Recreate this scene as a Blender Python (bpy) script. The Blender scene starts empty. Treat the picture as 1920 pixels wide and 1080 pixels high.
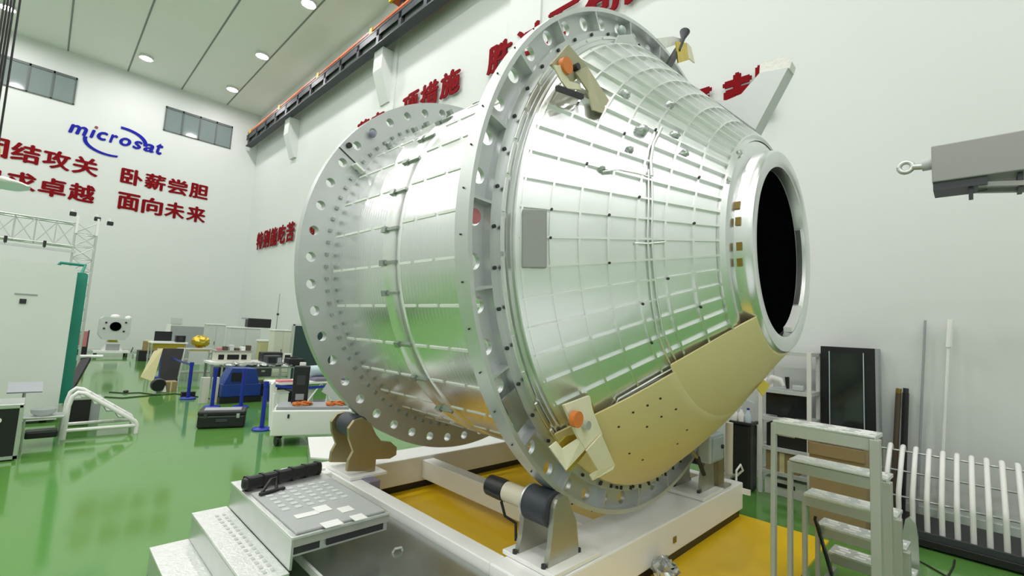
import bpy, bmesh, math, random
from mathutils import Vector, Matrix
random.seed(7)
scn = bpy.context.scene
COL = scn.collection
PI = math.pi
R_ = math.radians

# ------------------------------------------------------------------ camera
FPX, YAW, PIT, ROL, HC = 874.02, 0.787575562, 0.09485, 0.0564263325, 2.0
Fv = Vector((math.sin(YAW)*math.cos(PIT), math.cos(YAW)*math.cos(PIT), math.sin(PIT)))
r0 = Vector((math.cos(YAW), -math.sin(YAW), 0)); u0 = r0.cross(Fv)
Rv = math.cos(ROL)*r0 + math.sin(ROL)*u0
Uv = -math.sin(ROL)*r0 + math.cos(ROL)*u0
EYE = Vector((0, 0, HC))
cam = bpy.data.cameras.new('camera'); cam.sensor_width = 36; cam.lens = FPX/1920*36
cam.clip_start = 0.05; cam.clip_end = 200
co = bpy.data.objects.new('camera', cam); COL.objects.link(co)
co.matrix_world = Matrix(((Rv.x, Uv.x, -Fv.x, EYE.x), (Rv.y, Uv.y, -Fv.y, EYE.y), (Rv.z, Uv.z, -Fv.z, EYE.z), (0, 0, 0, 1)))
scn.camera = co
def ray(x, y): return Fv + (x-960)/FPX*Rv - (y-540)/FPX*Uv
def onz(x, y, z=0.0):
    d = ray(x, y); return EYE + d*((z-HC)/d.z)
def onx(x, y, X):
    d = ray(x, y); return EYE + d*(X/d.x)
def ony(x, y, Y):
    d = ray(x, y); return EYE + d*(Y/d.y)

# ------------------------------------------------------------------ materials
def mat(name, col, rough=0.5, metal=0.0, var=0.0, scale=4.0, bump=0.0, bscale=40.0, rvar=0.0, emit=0.0, spec=None, trans=0.0, aniso=None, coat=0.0):
    m = bpy.data.materials.new(name); m.use_nodes = True
    nt = m.node_tree; b = nt.nodes['Principled BSDF']
    b.inputs['Base Color'].default_value = (*col, 1); b.inputs['Roughness'].default_value = rough; b.inputs['Metallic'].default_value = metal
    if spec is not None: b.inputs['Specular IOR Level'].default_value = spec
    if trans: b.inputs['Transmission Weight'].default_value = trans
    if coat: b.inputs['Coat Weight'].default_value = coat; b.inputs['Coat Roughness'].default_value = 0.08
    if emit: b.inputs['Emission Color'].default_value = (*col, 1); b.inputs['Emission Strength'].default_value = emit
    tc = nt.nodes.new('ShaderNodeTexCoord')
    if var or rvar:
        n = nt.nodes.new('ShaderNodeTexNoise'); n.inputs['Scale'].default_value = scale; n.inputs['Detail'].default_value = 4
        nt.links.new(tc.outputs['Object'], n.inputs['Vector'])
        if var:
            mx = nt.nodes.new('ShaderNodeMix'); mx.data_type = 'RGBA'
            mx.inputs[6].default_value = (*[max(0, c*(1-var)) for c in col], 1); mx.inputs[7].default_value = (*[min(1, c*(1+var)) for c in col], 1)
            nt.links.new(n.outputs['Fac'], mx.inputs[0]); nt.links.new(mx.outputs[2], b.inputs['Base Color'])
        if rvar:
            mr = nt.nodes.new('ShaderNodeMapRange'); mr.inputs['To Min'].default_value = max(0.02, rough-rvar); mr.inputs['To Max'].default_value = rough+rvar
            nt.links.new(n.outputs['Fac'], mr.inputs['Value']); nt.links.new(mr.outputs['Result'], b.inputs['Roughness'])
    if bump:
        n2 = nt.nodes.new('ShaderNodeTexNoise'); n2.inputs['Scale'].default_value = bscale; n2.inputs['Detail'].default_value = 3
        nt.links.new(tc.outputs['Object'], n2.inputs['Vector'])
        bp = nt.nodes.new('ShaderNodeBump'); bp.inputs['Strength'].default_value = bump; bp.inputs['Distance'].default_value = 0.02
        nt.links.new(n2.outputs['Fac'], bp.inputs['Height']); nt.links.new(bp.outputs['Normal'], b.inputs['Normal'])
    return m

M = dict(
    wall=mat('wall_paint', (.725, .75, .74), .6, var=.025, scale=.35, bump=.02, bscale=60),
    ceil=mat('ceiling_panel', (.86, .88, .84), .6, var=.03, scale=.3),
    seam=mat('ceiling_seam', (.25, .26, .25), .7),
    floor=mat('green_epoxy', (.105, .27, .055), .09, var=.06, scale=.5, rvar=.03, bump=.012, bscale=3.0, spec=.55),
    alu=mat('aluminium_sheet', (.84, .85, .855), .26, 1, var=.05, scale=1.3, rvar=.07, bump=.05, bscale=2.2),
    cone=mat('aluminium_cone', (.86, .885, .885), .33, 1, var=.07, scale=3, rvar=.08, bump=.12, bscale=5),
    rib=mat('milled_rib', (.87, .88, .87), .33, 1, var=.05, scale=6),
    flange=mat('flange_metal', (.60, .62, .625), .42, .75, var=.05, scale=1.5, rvar=.05),
    rim=mat('flange_rim', (.66, .68, .68), .38, .7, var=.04, scale=1.5),
    collar=mat('collar_metal', (.80, .81, .81), .28, 1, var=.05, scale=4),
    strip=mat('white_strip', (.86, .87, .85), .5),
    bolt=mat('dark_bolt', (.05, .05, .055), .4, .5),
    black=mat('black_plastic', (.012, .012, .014), .4),
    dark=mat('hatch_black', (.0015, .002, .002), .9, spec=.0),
    cream=mat('cream_film', (.76, .65, .34), .45, var=.06, scale=2, bump=.05, bscale=3),
    khaki=mat('khaki_sheet', (.40, .38, .24), .5, var=.08, scale=8),
    paper=mat('cream_paper', (.80, .76, .55), .55, var=.05, scale=8),
    orange=mat('orange_cap', (.70, .20, .035), .45),
    gold=mat('gold_film', (.65, .48, .06), .25, .6, bump=.3, bscale=30),
    yellow=mat('yellow_plate', (.90, .58, .010), .33, var=.06, scale=2),
    white=mat('white_paint', (.88, .88, .86), .35, var=.03, scale=2),
    whitec=mat('white_cover', (.74, .78, .75), .28, var=.04, scale=1.2, bump=.05, bscale=3),
    rubber=mat('roller_rubber', (.035, .04, .055), .5),
    steel=mat('satin_steel', (.50, .49, .43), .38, .8, var=.06, scale=6),
    bronze=mat('olive_steel', (.42, .36, .20), .4, .8, var=.08, scale=6),
    beige=mat('beige_paint', (.66, .60, .47), .4),
    checker=mat('tread_aluminium', (.80, .81, .80), .42, .9, var=.14, scale=26, bump=.25, bscale=60),
    sheet=mat('grey_sheet_metal', (.40, .43, .41), .24, .85, var=.06, scale=1.6),
    galv=mat('galvanised', (.62, .64, .62), .38, .85, var=.08, scale=8),
    ladder=mat('ladder_grey', (.45, .455, .41), .42, .35, var=.05, scale=7),
    mat_=mat('grey_mat', (.42, .44, .44), .5, var=.05, scale=8),
    red=mat('red_letters', (.22, .005, .009), .8, spec=.1),
    blue=mat('logo_blue', (.018, .022, .36), .8, spec=.1),
    dred=mat('logo_dot', (.25, .05, .03), .5),
    rail=mat('rail_steel', (.055, .06, .07), .5, .3),
    railw=mat('rail_web', (.34, .36, .37), .45, .3),
    busbar=mat('orange_busbar', (.62, .16, .06), .5),
    ybar=mat('yellow_clamp', (.80, .58, .05), .5),
    lamp=mat('lamp_lens', (1, .955, .965), .3, emit=1.0),
    lampc=mat('lamp_case', (.7, .7, .7), .4),
    glass=mat('window_glass', (.22, .27, .27), .08, spec=.6),
    wframe=mat('window_frame', (.11, .125, .12), .5),
    post=mat('stanchion_blue', (.012, .03, .36), .4),
    bluec=mat('blue_case', (.015, .05, .26), .4, var=.2, scale=5),
    green=mat('green_cover', (.02, .27, .19), .5, var=.15, scale=3),
    truss=mat('truss_aluminium', (.62, .64, .64), .35, .7),
    grey=mat('grey_panel', (.36, .38, .40), .5),
    ltgrey=mat('light_grey', (.60, .63, .62), .45, var=.03),
    creamc=mat('cream_cabinet', (.68, .68, .58), .45),
    olive=mat('olive_box', (.52, .50, .28), .5),
    tarp=mat('yellow_tarp', (.72, .66, .36), .5, var=.08, scale=5),
    brown=mat('cardboard', (.34, .245, .12), .7, var=.06, scale=6),
    dbrown=mat('dark_cardboard', (.10, .075, .045), .8),
    dglass=mat('dark_glass', (.02, .026, .028), .08, spec=.7),
    gunmetal=mat('dark_green_glass', (.02, .05, .05), .12),
    cable=mat('black_cable', (.015, .015, .015), .5),
    film=mat('clear_film', (.75, .80, .80), .15, trans=.55, bump=.4, bscale=14),
    wrap=mat('silver_wrap', (.62, .65, .65), .22, .6, bump=.6, bscale=16),
    pink=mat('pink_cloth', (.60, .20, .22), .7),
    ltblue=mat('pale_blue', (.55, .66, .72), .4),
    purple=mat('purple_grey', (.22, .21, .30), .4),
    tag=mat('yellow_tag', (.80, .62, .04), .5),
    boxg=mat('junction_grey', (.43, .49, .49), .35, .2),
    gbox=mat('housing_grey', (.33, .33, .32), .5, .2),
    fin=mat('fin_grey', (.62, .64, .64), .42, .3),
    bag=mat('white_bag', (.85, .84, .80), .5, bump=.4, bscale=25),
    tagb=mat('brown_tag', (.24, .16, .02), .35),
)
# lathe-turned fine hoop texture on the aft shell
def hoop_bump(m, freq, strength):
    nt = m.node_tree; b = nt.nodes['Principled BSDF']; tc = nt.nodes.new('ShaderNodeTexCoord')
    w = nt.nodes.new('ShaderNodeTexWave'); w.bands_direction = 'Y'; w.inputs['Scale'].default_value = freq; w.inputs['Distortion'].default_value = 1.0; w.inputs['Detail'].default_value = 1; w.inputs['Detail Scale'].default_value = .6
    nt.links.new(tc.outputs['Object'], w.inputs['Vector'])
    bp = nt.nodes.new('ShaderNodeBump'); bp.inputs['Strength'].default_value = strength; bp.inputs['Distance'].default_value = .01
    nt.links.new(w.outputs['Fac'], bp.inputs['Height'])
    old = [l for l in nt.links if l.to_node == b and l.to_socket.name == 'Normal']
    if old: nt.links.new(old[0].from_node.outputs['Normal'], bp.inputs['Normal']) if False else None
    if old:
        nt.links.new(old[0].from_socket, bp.inputs['Normal'])
    nt.links.new(bp.outputs['Normal'], b.inputs['Normal'])
hoop_bump(M['alu'], 6.5, .035)

# ------------------------------------------------------------------ mesh builder
WLOC = {}
class MB:
    def __init__(s): s.bm = bmesh.new()
    def quad(s, pts):
        return s.bm.faces.new([s.bm.verts.new(p) for p in pts])
    def box(s, c, d, rot=None, bev=0.0):
        c = Vector(c); hx, hy, hz = d[0]/2, d[1]/2, d[2]/2
        vs = []
        for sx in (-1, 1):
            for sy in (-1, 1):
                for sz in (-1, 1):
                    v = Vector((sx*hx, sy*hy, sz*hz))
                    if rot is not None: v = rot @ v
                    vs.append(s.bm.verts.new(c+v))
        fs = [s.bm.faces.new([vs[i] for i in f]) for f in ((0, 1, 3, 2), (4, 6, 7, 5), (0, 4, 5, 1), (2, 3, 7, 6), (0, 2, 6, 4), (1, 5, 7, 3))]
        if bev:
            es = {e for f in fs for e in f.edges}
            bmesh.ops.bevel(s.bm, geom=list(es), offset=bev, segments=2, affect='EDGES', profile=.5)
        return s
    def bb(s, x0, x1, y0, y1, z0, z1, bev=0.0):
        return s.box(((x0+x1)/2, (y0+y1)/2, (z0+z1)/2), (abs(x1-x0), abs(y1-y0), abs(z1-z0)), None, bev)
    def bar(s, p, q, w, h=None, up=(0, 0, 1), bev=0.0):
        p = Vector(p); q = Vector(q); h = h or w; d = (q-p); L = d.length; d.normalize()
        up = Vector(up)
        if abs(d.dot(up)) > .98: up = Vector((0, 1, 0))
        x = d.cross(up).normalized(); y = x.cross(d)
        return s.box((p+q)/2, (w, L, h), Matrix((x, d, y)).transposed(), bev)
    def tube(s, pts, r, n=10, cap=True):
        pts = [Vector(p) for p in pts]; rings = []
        prev = None
        for i, p in enumerate(pts):
            t = (pts[min(i+1, len(pts)-1)]-pts[max(i-1, 0)]).normalized()
            if prev is None:
                a = Vector((0, 0, 1)) if abs(t.z) < .9 else Vector((1, 0, 0))
                x = t.cross(a).normalized()
            else:
                x = (prev - t*prev.dot(t)).normalized()
            prev = x; y = t.cross(x)
            rr = r[i] if isinstance(r, (list, tuple)) else r
            rings.append([s.bm.verts.new(p + rr*(math.cos(2*PI*k/n)*x + math.sin(2*PI*k/n)*y)) for k in range(n)])
        for a, b in zip(rings, rings[1:]):
            for k in range(n): s.bm.faces.new((a[k], a[(k+1) % n], b[(k+1) % n], b[k]))
        if cap:
            s.bm.faces.new(rings[0][::-1]); s.bm.faces.new(rings[-1])
        return s
    def cyl(s, p, q, r, n=20, r2=None): return s.tube([p, q], [r, r if r2 is None else r2], n)
    def lathe(s, prof, c, axis='Y', n=96, a0=0.0, a1=2*PI, closed=False):
        """prof: list of (R, t); axis 'Y': point=(cx+R cos, t, cz+R sin) with c=(cx,cz); axis 'Z': (cx+R cos, cy+R sin, t)"""
        full = abs(a1-a0-2*PI) < 1e-6; m = n if full else n+1
        rows = []
        for R, t in prof:
            row = []
            for k in range(m):
                a = a0+(a1-a0)*k/n
                if axis == 'Y': row.append(s.bm.verts.new((c[0]+R*math.cos(a), t, c[1]+R*math.sin(a))))
                else: row.append(s.bm.verts.new((c[0]+R*math.cos(a), c[1]+R*math.sin(a), t)))
            rows.append(row)
        pr = list(zip(rows, rows[1:]))
        if closed: pr.append((rows[-1], rows[0]))
        for A, B in pr:
            for k in range(n):
                k2 = (k+1) % m
                s.bm.faces.new((A[k], A[k2], B[k2], B[k]))
        if closed and not full:
            s.bm.faces.new([r[0] for r in rows]); s.bm.faces.new([r[-1] for r in rows][::-1])
        return s
    def prism(s, poly, d):
        """poly: list of 3D points (planar), d: extrusion vector"""
        d = Vector(d); a = [s.bm.verts.new(Vector(p)) for p in poly]; b = [s.bm.verts.new(Vector(p)+d) for p in poly]
        s.bm.faces.new(a); s.bm.faces.new(b[::-1]); n = len(a)
        for i in range(n): s.bm.faces.new((a[i], b[i], b[(i+1) % n], a[(i+1) % n]))
        return s
    def ball(s, c, r, sc=(1, 1, 1), seg=20, jit=0.0):
        m = Matrix.Translation(Vector(c)) @ Matrix.Diagonal((*[r*k for k in sc], 1))
        g = bmesh.ops.create_uvsphere(s.bm, u_segments=seg, v_segments=seg//2+2, radius=1, matrix=m)
        if jit:
            for v in g['verts']: v.co += Vector((random.uniform(-jit, jit), random.uniform(-jit, jit), random.uniform(-jit, jit)))
        return s
    def build(s, name, m, parent=None, smooth=None, origin=None):
        bm = s.bm
        bmesh.ops.recalc_face_normals(bm, faces=bm.faces)
        if parent is not None: o0 = WLOC[parent.name]
        elif origin is not None: o0 = Vector(origin)
        else:
            xs = [v.co.x for v in bm.verts]; ys = [v.co.y for v in bm.verts]; zs = [v.co.z for v in bm.verts]
            o0 = Vector(((min(xs)+max(xs))/2, (min(ys)+max(ys))/2, min(zs)))
        for v in bm.verts: v.co -= o0
        me = bpy.data.meshes.new(name); bm.to_mesh(me); bm.free()
        me.materials.append(m if not isinstance(m, str) else M[m])
        if smooth:
            me.polygons.foreach_set('use_smooth', [True]*len(me.polygons))
            try: me.set_sharp_from_angle(angle=R_(smooth))
            except Exception: pass
        o = bpy.data.objects.new(name, me); COL.objects.link(o)
        if parent is not None: o.parent = parent
        else: o.location = o0
        WLOC[o.name] = o0.copy()
        return o
def tag(o, label=None, cat=None, group=None, kind=None):
    if label: o['label'] = label
    if cat: o['category'] = cat
    if group: o['group'] = group
    if kind: o['kind'] = kind
    return o
def thing(name, loc, label, cat, group=None):
    o = bpy.data.objects.new(name, None); COL.objects.link(o); o.location = loc; o.empty_display_size = .1
    WLOC[o.name] = Vector(loc); tag(o, label, cat, group); return o
def dup(root, loc, label, rotz=None):
    r = root.copy(); COL.objects.link(r); r.location = loc; r['label'] = label
    if rotz is not None: r.rotation_euler = (0, 0, rotz)
    WLOC[r.name] = Vector(loc)
    for ch in list(root.children):
        c = ch.copy(); COL.objects.link(c); c.parent = r
        for g in list(ch.children):
            d = g.copy(); COL.objects.link(d); d.parent = c
    return r
def struct(o): o['kind'] = 'structure'; return o

# ------------------------------------------------------------------ room
XW, YB, ZC = 8.0, 29.72, 13.9
XL, YF = -13.0, -13.0
struct(MB().bb(XL-.2, XW+.2, YF-.2, YB+.2, -.2, 0).build('floor', 'floor'))
struct(MB().bb(XL-.2, XW+.2, YF-.2, YB+.2, ZC, ZC+.2).build('ceiling', 'ceil'))
struct(MB().bb(XL, XW, YB, YB+.2, 0, ZC).build('wall_back', 'wall'))
struct(MB().bb(XW, XW+.2, YF, YB+.2, 0, ZC).build('wall_right', 'wall'))
struct(MB().bb(XL-.2, XL, YF, YB+.2, 0, ZC).build('wall_left', 'wall'))
struct(MB().bb(XL, XW, YF-.2, YF, 0, ZC).build('wall_front', 'wall'))
# seams between ceiling panels
for i, x in enumerate((-9.0, -6.8, -4.6, -2.5, -.35, 1.83, 4.06, 6.2)):
    struct(MB().bb(x-.03, x+.03, YF, YB, ZC-.012, ZC+.01).build('trim_%d' % (i+1), 'seam'))
# high windows in the back wall
def window(i, x0, x1, n):
    w = thing('window_%d' % i, (x0, YB, 11.44), None, None); struct(w)
    z0, z1 = 11.44, 12.75
    f = MB(); t = .07
    f.bb(x0, x1, YB-.05, YB+.02, z1-t*1.6, z1); f.bb(x0, x1, YB-.05, YB+.02, z0, z0+t*.6)
    f.bb(x0, x0+t*.7, YB-.05, YB+.02, z0, z1); f.bb(x1-t*.7, x1, YB-.05, YB+.02, z0, z1)
    for k in range(1, n):
        x = x0+(x1-x0)*k/n; f.bb(x-t*.45, x+t*.45, YB-.05, YB+.02, z0, z1)
    f.build('window_frame', 'wframe', w)
    for k in range(n):
        a = x0+(x1-x0)*k/n; b = x0+(x1-x0)*(k+1)/n
        MB().bb(a+.03, b-.03, YB-.022, YB-.012, z0+.03, z1-.08).build('pane', 'glass', w)
window(1, -3.0, .11, 4)
window(2, 3.51, 6.61, 4)
# corbels carrying the crane rail
for i, y in enumerate((23.6, 14.85)):
    m = MB()
    prof = [(XW-.001, 9.9), (XW-.12, 9.9), (XW-.5, 11.0), (XW-.5, 11.78), (XW-.001, 11.78)]
    m.prism([(x, y-.3, z) for x, z in prof], (0, .6, 0))
    struct(m.build('trim_%d' % (9+i), 'wall'))
for i, y in enumerate((14.85, 8.0)):
    struct(MB().bb(XW-.07, XW, y-.55, y+.55, 0, ZC).build('trim_%d' % (11+i), 'wall'))
# baseboards: thin grey line where wall meets floor
struct(MB().bb(XL, XW-.015, YB-.015, YB, 0, .12).build('baseboard_back', 'ltgrey'))
struct(MB().bb(XW-.015, XW, YF, YB, 0, .12).build('baseboard_right', 'ltgrey'))

# ------------------------------------------------------------------ crane rail on the right wall
cr = thing('crane_rail', (7.55, 20, 11.78), 'dark steel crane rail beam running high along the right wall', 'crane rail')
yA, yB = 4.0, 29.5
MB().bb(7.3, 7.62, yA, yB, 12.36, 12.42).bb(7.3, 7.62, yA, yB, 11.78, 11.83).build('beam_flange', 'rail', cr)
MB().bb(7.44, 7.48, yA, yB, 11.83, 12.36).build('beam_web', 'railw', cr)
MB().bb(7.31, 7.33, yA, yB, 12.12, 12.36).build('cable_skirt', 'rail', cr)
y = yA+.5
stf = None
while y < yB:
    if stf is None:
        stf = MB().bb(7.31, 7.44, y-.09, y+.09, 11.83, 12.36).build('stiffener', 'rail', cr); ys = y
    else:
        c = stf.copy(); COL.objects.link(c); c.location = (0, y-ys, 0)
    y += 1.45
m = MB()
for k in range(4): m.bb(7.33+k*.07, 7.355+k*.07, yA, yB, 12.52, 12.60)
m.build('conductor_bar', 'busbar', cr)
y = 6.0; cl = None
while y < yB:
    if cl is None: cl = MB().bb(7.30, 7.64, y-.09, y+.09, 12.42, 12.64).build('bar_clamp', 'ybar', cr); ys = y
    else:
        c = cl.copy(); COL.objects.link(c); c.location = (0, y-ys, 0)
    y += 4.6
t = thing('crane_end_carriage', (7.45, 12.4, 12.65), 'orange crane end carriage on the high rail at the top edge', 'crane')
MB().bb(7.2, 7.7, 10.6, 13.7, 12.84, 13.45, bev=.03).build('carriage_body', 'busbar', t)
for yy in (11.0, 13.3): MB().cyl((7.38, yy, 12.78), (7.52, yy, 12.78), .13).build('wheel', 'rail', t)
MB().bb(7.15, 7.25, 13.45, 13.75, 12.84, 13.1).build('buffer', 'ybar', t)

# hoist hook and ropes at the far left
hk = thing('hoist_hook', (-.75, 12, 4.0), 'yellow crane hook block on steel ropes at the left edge', 'crane hook')
for k, (xt, xb) in enumerate(((-1.10, -.98), (-1.05, -.95), (-1.0, -.92), (-.96, -.89), (-.91, -.82))):
    MB().tube([(xt+.0, 12+.05*k, ZC), (xb, 12+.05*k, 4.75)], .016, 8).build('rope', 'cable', hk)
MB().bb(-.99, -.78, 11.9, 12.3, 4.38, 4.76, bev=.04).build('hook_block', 'ybar', hk)
MB().tube([(-.86, 12.1, 4.42), (-.86, 12.1, 4.32), (-.82, 12.1, 4.26), (-.86, 12.1, 4.2), (-.91, 12.1, 4.25)], .03, 8).build('hook', 'rail', hk)
t = MB(); t.ball((-.84, 12.1, 4.11), .5, (1, .9, .17), 28, .015)
tag(t.build('lifting_pad', 'bag', smooth=60), 'grey film-wrapped flat pad hanging under the yellow hook', 'lifting pad')

# ------------------------------------------------------------------ ceiling lamps
def make_lamp(x, y, label):
    l = thing('ceiling_lamp', (x, y, ZC), label, 'ceiling lamp', 'round ceiling lamps')
    MB().lathe([(.20, ZC-.10), (.26, ZC-.12), (.28, ZC-.06), (.28, ZC)], (x, y), 'Z', 28).build('lamp_rim', 'lampc', l, smooth=40)
    MB().lathe([(.001, ZC-.125), (.225, ZC-.11)], (x, y), 'Z', 20).build('lens', 'lamp', l)
    return l
lamp0 = None
vis = {(2.25, 27.2): 'ceiling lamp above the back wall between the two high windows', (5.8, 27.3): 'ceiling lamp nearest the back right corner, above the right window',
       (5.8, 22.6): 'ceiling lamp by the crane rail, second from the back wall', (-2.2, 27.2): 'ceiling lamp in the top left corner above the left window'}
for y in (27.25, 22.6, 17.4, 12.6, 7.8, 3.0, -1.8, -6.6, -11):
    for x in (-10.8, -6.5, -2.2, 2.25, 5.85):
        if (x == 2.25 and y == 22.6) or (y < 0 and x > 5): continue
        lab = next((v for k, v in vis.items() if abs(k[0]-x) < .2 and abs(k[1]-y) < .2), None)
        if lab is None: lab = 'round white ceiling lamp of the rows over the hall'
        if lamp0 is None: lamp0 = make_lamp(x, y, lab)
        else: dup(lamp0, (x, y, ZC), lab)

# ------------------------------------------------------------------ lettering on the walls
def glyph(ch, size, shear=0.0, bold=.02, sx=1.0):
    """list of (verts, faces) of a solid character in its own plane"""
    c = bpy.data.curves.new('glyph', 'FONT'); c.body = ch; c.size = size; c.extrude = .012; c.resolution_u = 3
    o = bpy.data.objects.new('glyph', c); COL.objects.link(o)
    bpy.context.view_layer.update()
    ev = o.evaluated_get(bpy.context.evaluated_depsgraph_get()); me = ev.to_mesh()
    vs = [v.co.copy() for v in me.vertices]; fs = [tuple(p.vertices) for p in me.polygons]
    ev.to_mesh_clear(); bpy.data.objects.remove(o); bpy.data.curves.remove(c)
    out = []
    sh = [(0, 0), (bold, 0), (-bold, 0), (0, bold*.7), (0, -bold*.7)] if bold else [(0, 0)]
    for i, (dx, dy) in enumerate(sh):
        out.append(([Vector(((v.x+shear*v.y)*sx+dx, v.y+dy, v.z+.0006*i)) for v in vs], fs))
    return out
def put_glyph(g, conv, name, m, parent=None, fit=None):
    allv = [v for vs, fs in g for v in vs]
    x0 = min(v.x for v in allv); x1 = max(v.x for v in allv); y0 = min(v.y for v in allv); y1 = max(v.y for v in allv)
    b = MB()
    for vs, fs in g:
        bv = []
        for v in vs:
            if fit: X = fit[0]+(v.x-x0)/(x1-x0)*(fit[1]-fit[0]); Y = fit[2]+(v.y-y0)/(y1-y0)*(fit[3]-fit[2])
            else: X, Y = v.x, v.y
            bv.append(b.bm.verts.new(conv(X, Y, v.z)))
        for f in fs:
            try: b.bm.faces.new([bv[i] for i in f])
            except ValueError: pass
    return b.build(name, m, parent)
backw = lambda x, y, z: Vector((x, YB-.014-z, y))
rightw = lambda s_, y, z: Vector((XW-.014-.075-z, -s_, y))   # s_ = -Y, reading direction
def slogan_back(chars, x0, pitch, w, z0, z1, row, word):
    for i, ch in enumerate(chars):
        x = x0+i*pitch
        o = put_glyph(glyph(ch, 1.0, bold=.036), backw, 'wall_character', 'red', fit=(x, x+w, z0, z1))
        tag(o, 'red wall character %s in the %s slogan row under the blue logo' % (ch, row), 'wall lettering', 'red slogan characters on the back wall')
slogan_back('团结攻关', -2.60, .984, .92, 8.26, 9.12, 'upper', '')
slogan_back('卧薪尝胆', 2.10, .95, .87, 8.24, 9.05, 'upper', '')
slogan_back('追求卓越', -2.60, .985, .92, 6.96, 7.82, 'lower', '')
slogan_back('面向未来', 2.10, .95, .87, 6.95, 7.81, 'lower', '')
def slogan_right(chars, ystart, pitch, w, z0, z1, row):
    for i, ch in enumerate(chars):
        if ch == ' ': continue
        y = ystart-i*pitch
        if ch == '一': za, zb = z0+.42*(z1-z0), z0+.58*(z1-z0)
        else: za, zb = z0, z1
        if ch == '献': w = .80
        o = put_glyph(glyph(ch, 1.0, bold=.042), rightw, 'wall_character', 'red', fit=(-y, -y+w, za, zb))
        tag(o, 'red character %s of the %s slogan row on the right wall' % (ch, row), 'wall lettering', 'red slogan characters on the right wall')
slogan_right('落实一项措施 胜过万句口号', 16.85, 1.075, .97, 8.93, 9.74, 'upper')
for g_, y0_ in (('特别能吃苦', 27.7), ('特别能战斗', 20.9), ('特别能攻关', 14.1), ('特别能奉献', 7.35)):
    slogan_right(g_, y0_, 1.09, .98, 5.66, 6.62, 'lower')
# blue logo
lg = thing('wall_logo', (1.8, YB-.01, 10.1), 'blue lettered company logo with two swooshes on the back wall', 'wall logo')
cx_ = .05
wd = {'m': .66, 'i': .22, 'c': .40, 'r': .32, 'o': .46, 's': .38, 'a': .44, 't': .30}
zb = 10.10
slope = -.0
for ch in 'microsat':
    hgt = {'i': .60, 't': .60}.get(ch, .44)
    g = glyph(ch, 1.0, shear=.22, bold=.035)
    if ch == 'i':
        o = put_glyph(glyph('ı', 1.0, shear=.22, bold=.036), backw, 'letter', 'blue', lg, fit=(cx_+.02, cx_+wd['i'], zb, zb+.42))
        MB().cyl((cx_+.22, YB-.014, zb+.56), (cx_+.22, YB-.03, zb+.56), .065, 16).build('letter_dot', 'dred', lg)
    else:
        put_glyph(g, backw, 'letter', 'blue', lg, fit=(cx_, cx_+wd[ch], zb, zb+hgt))
    cx_ += wd[ch]+.055
def swoosh(pts_o, pts_i):
    poly = [Vector((x, YB-.014, z)) for x, z in pts_o+pts_i[::-1]]
    return MB().prism(poly, (0, -.015, 0)).build('swoosh', 'blue', lg)
def arc(cx, cz, a, b, t0, t1, n=24): return [(cx+a*math.cos(R_(t0+(t1-t0)*k/n)), cz+b*math.sin(R_(t0+(t1-t0)*k/n))) for k in range(n+1)]
swoosh(arc(1.95, 10.42, 1.02, .62, 95, -8), arc(1.90, 10.40, .90, .52, 92, -6))
swoosh(arc(1.55, 10.0, .98, .58, 170, 290), arc(1.62, 10.02, .90, .50, 170, 288))

# ------------------------------------------------------------------ spacecraft
CX, CZ = 4.0, 2.737
C2 = (CX, CZ)
def PR(R, deg, y): return Vector((CX+R*math.cos(R_(deg)), y, CZ+R*math.sin(R_(deg))))
sc = thing('spacecraft_section', (CX, 3.4, CZ-2.24), 'large bare aluminium spacecraft section, cone and barrel between two holed flanges, on the roller frame', 'spacecraft')
def holed_plate(name, Ri, Ro, Rh, rh, y0, y1, n, m, off=0.0):
    b = MB(); bm = b.bm; K = 8
    for f in range(n):
        a0 = 360/n*f+off; a1 = a0+360/n; am = (a0+a1)/2
        ctr = Vector((Rh*math.cos(R_(am)), Rh*math.sin(R_(am))))
        bd = []
        for k in range(K): bd.append((Ro, a0+(a1-a0)*k/K))
        for k in range(K): bd.append((Ro+(Ri-Ro)*k/K, a1))
        for k in range(K): bd.append((Ri, a1+(a0-a1)*k/K))
        for k in range(K): bd.append((Ri+(Ro-Ri)*k/K, a0))
        B2 = [Vector((r*math.cos(R_(a)), r*math.sin(R_(a)))) for r, a in bd]
        H2 = []
        for p in B2:
            d = (p-ctr).normalized(); H2.append(ctr+d*rh)
        def V(p, y): return bm.verts.new((CX+p.x, y, CZ+p.y))
        for y in (y0, y1):
            bv = [V(p, y) for p in B2]; hv = [V(p, y) for p in H2]
            for k in range(4*K): bm.faces.new((bv[k], bv[(k+1) % (4*K)], hv[(k+1) % (4*K)], hv[k]))
        h0 = [V(p, y0) for p in H2]; h1 = [V(p, y1) for p in H2]
        for k in range(4*K): bm.faces.new((h0[k], h0[(k+1) % (4*K)], h1[(k+1) % (4*K)], h1[k]))
    for R in (Ri, Ro): b.lathe([(R, y0), (R, y1)], C2, 'Y', n*K)
    bmesh.ops.remove_doubles(bm, verts=bm.verts, dist=1e-4)
    return b.build(name, m, sc, smooth=35)
HO = 360/48
rf = holed_plate('rear_flange', 1.90, 2.24, 2.115, .050, 4.80, 4.90, 48, 'flange', off=1.5-HO/2+.8)
holed_plate('flange_web', 2.0, 2.215, 2.135, .054, 2.235, 2.275, 48, 'flange', off=.7-HO/2)
MB().lathe([(2.24, 2.16), (2.24, 2.29), (2.205, 2.29), (2.205, 2.16)], C2, 'Y', 192, closed=True).build('outer_rim', 'rim', sc, smooth=35)
MB().lathe([(2.055, 2.165), (2.055, 2.29), (1.90, 2.29), (1.90, 2.165)], C2, 'Y', 192, closed=True).build('inner_rim', 'flange', sc, smooth=35)
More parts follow.
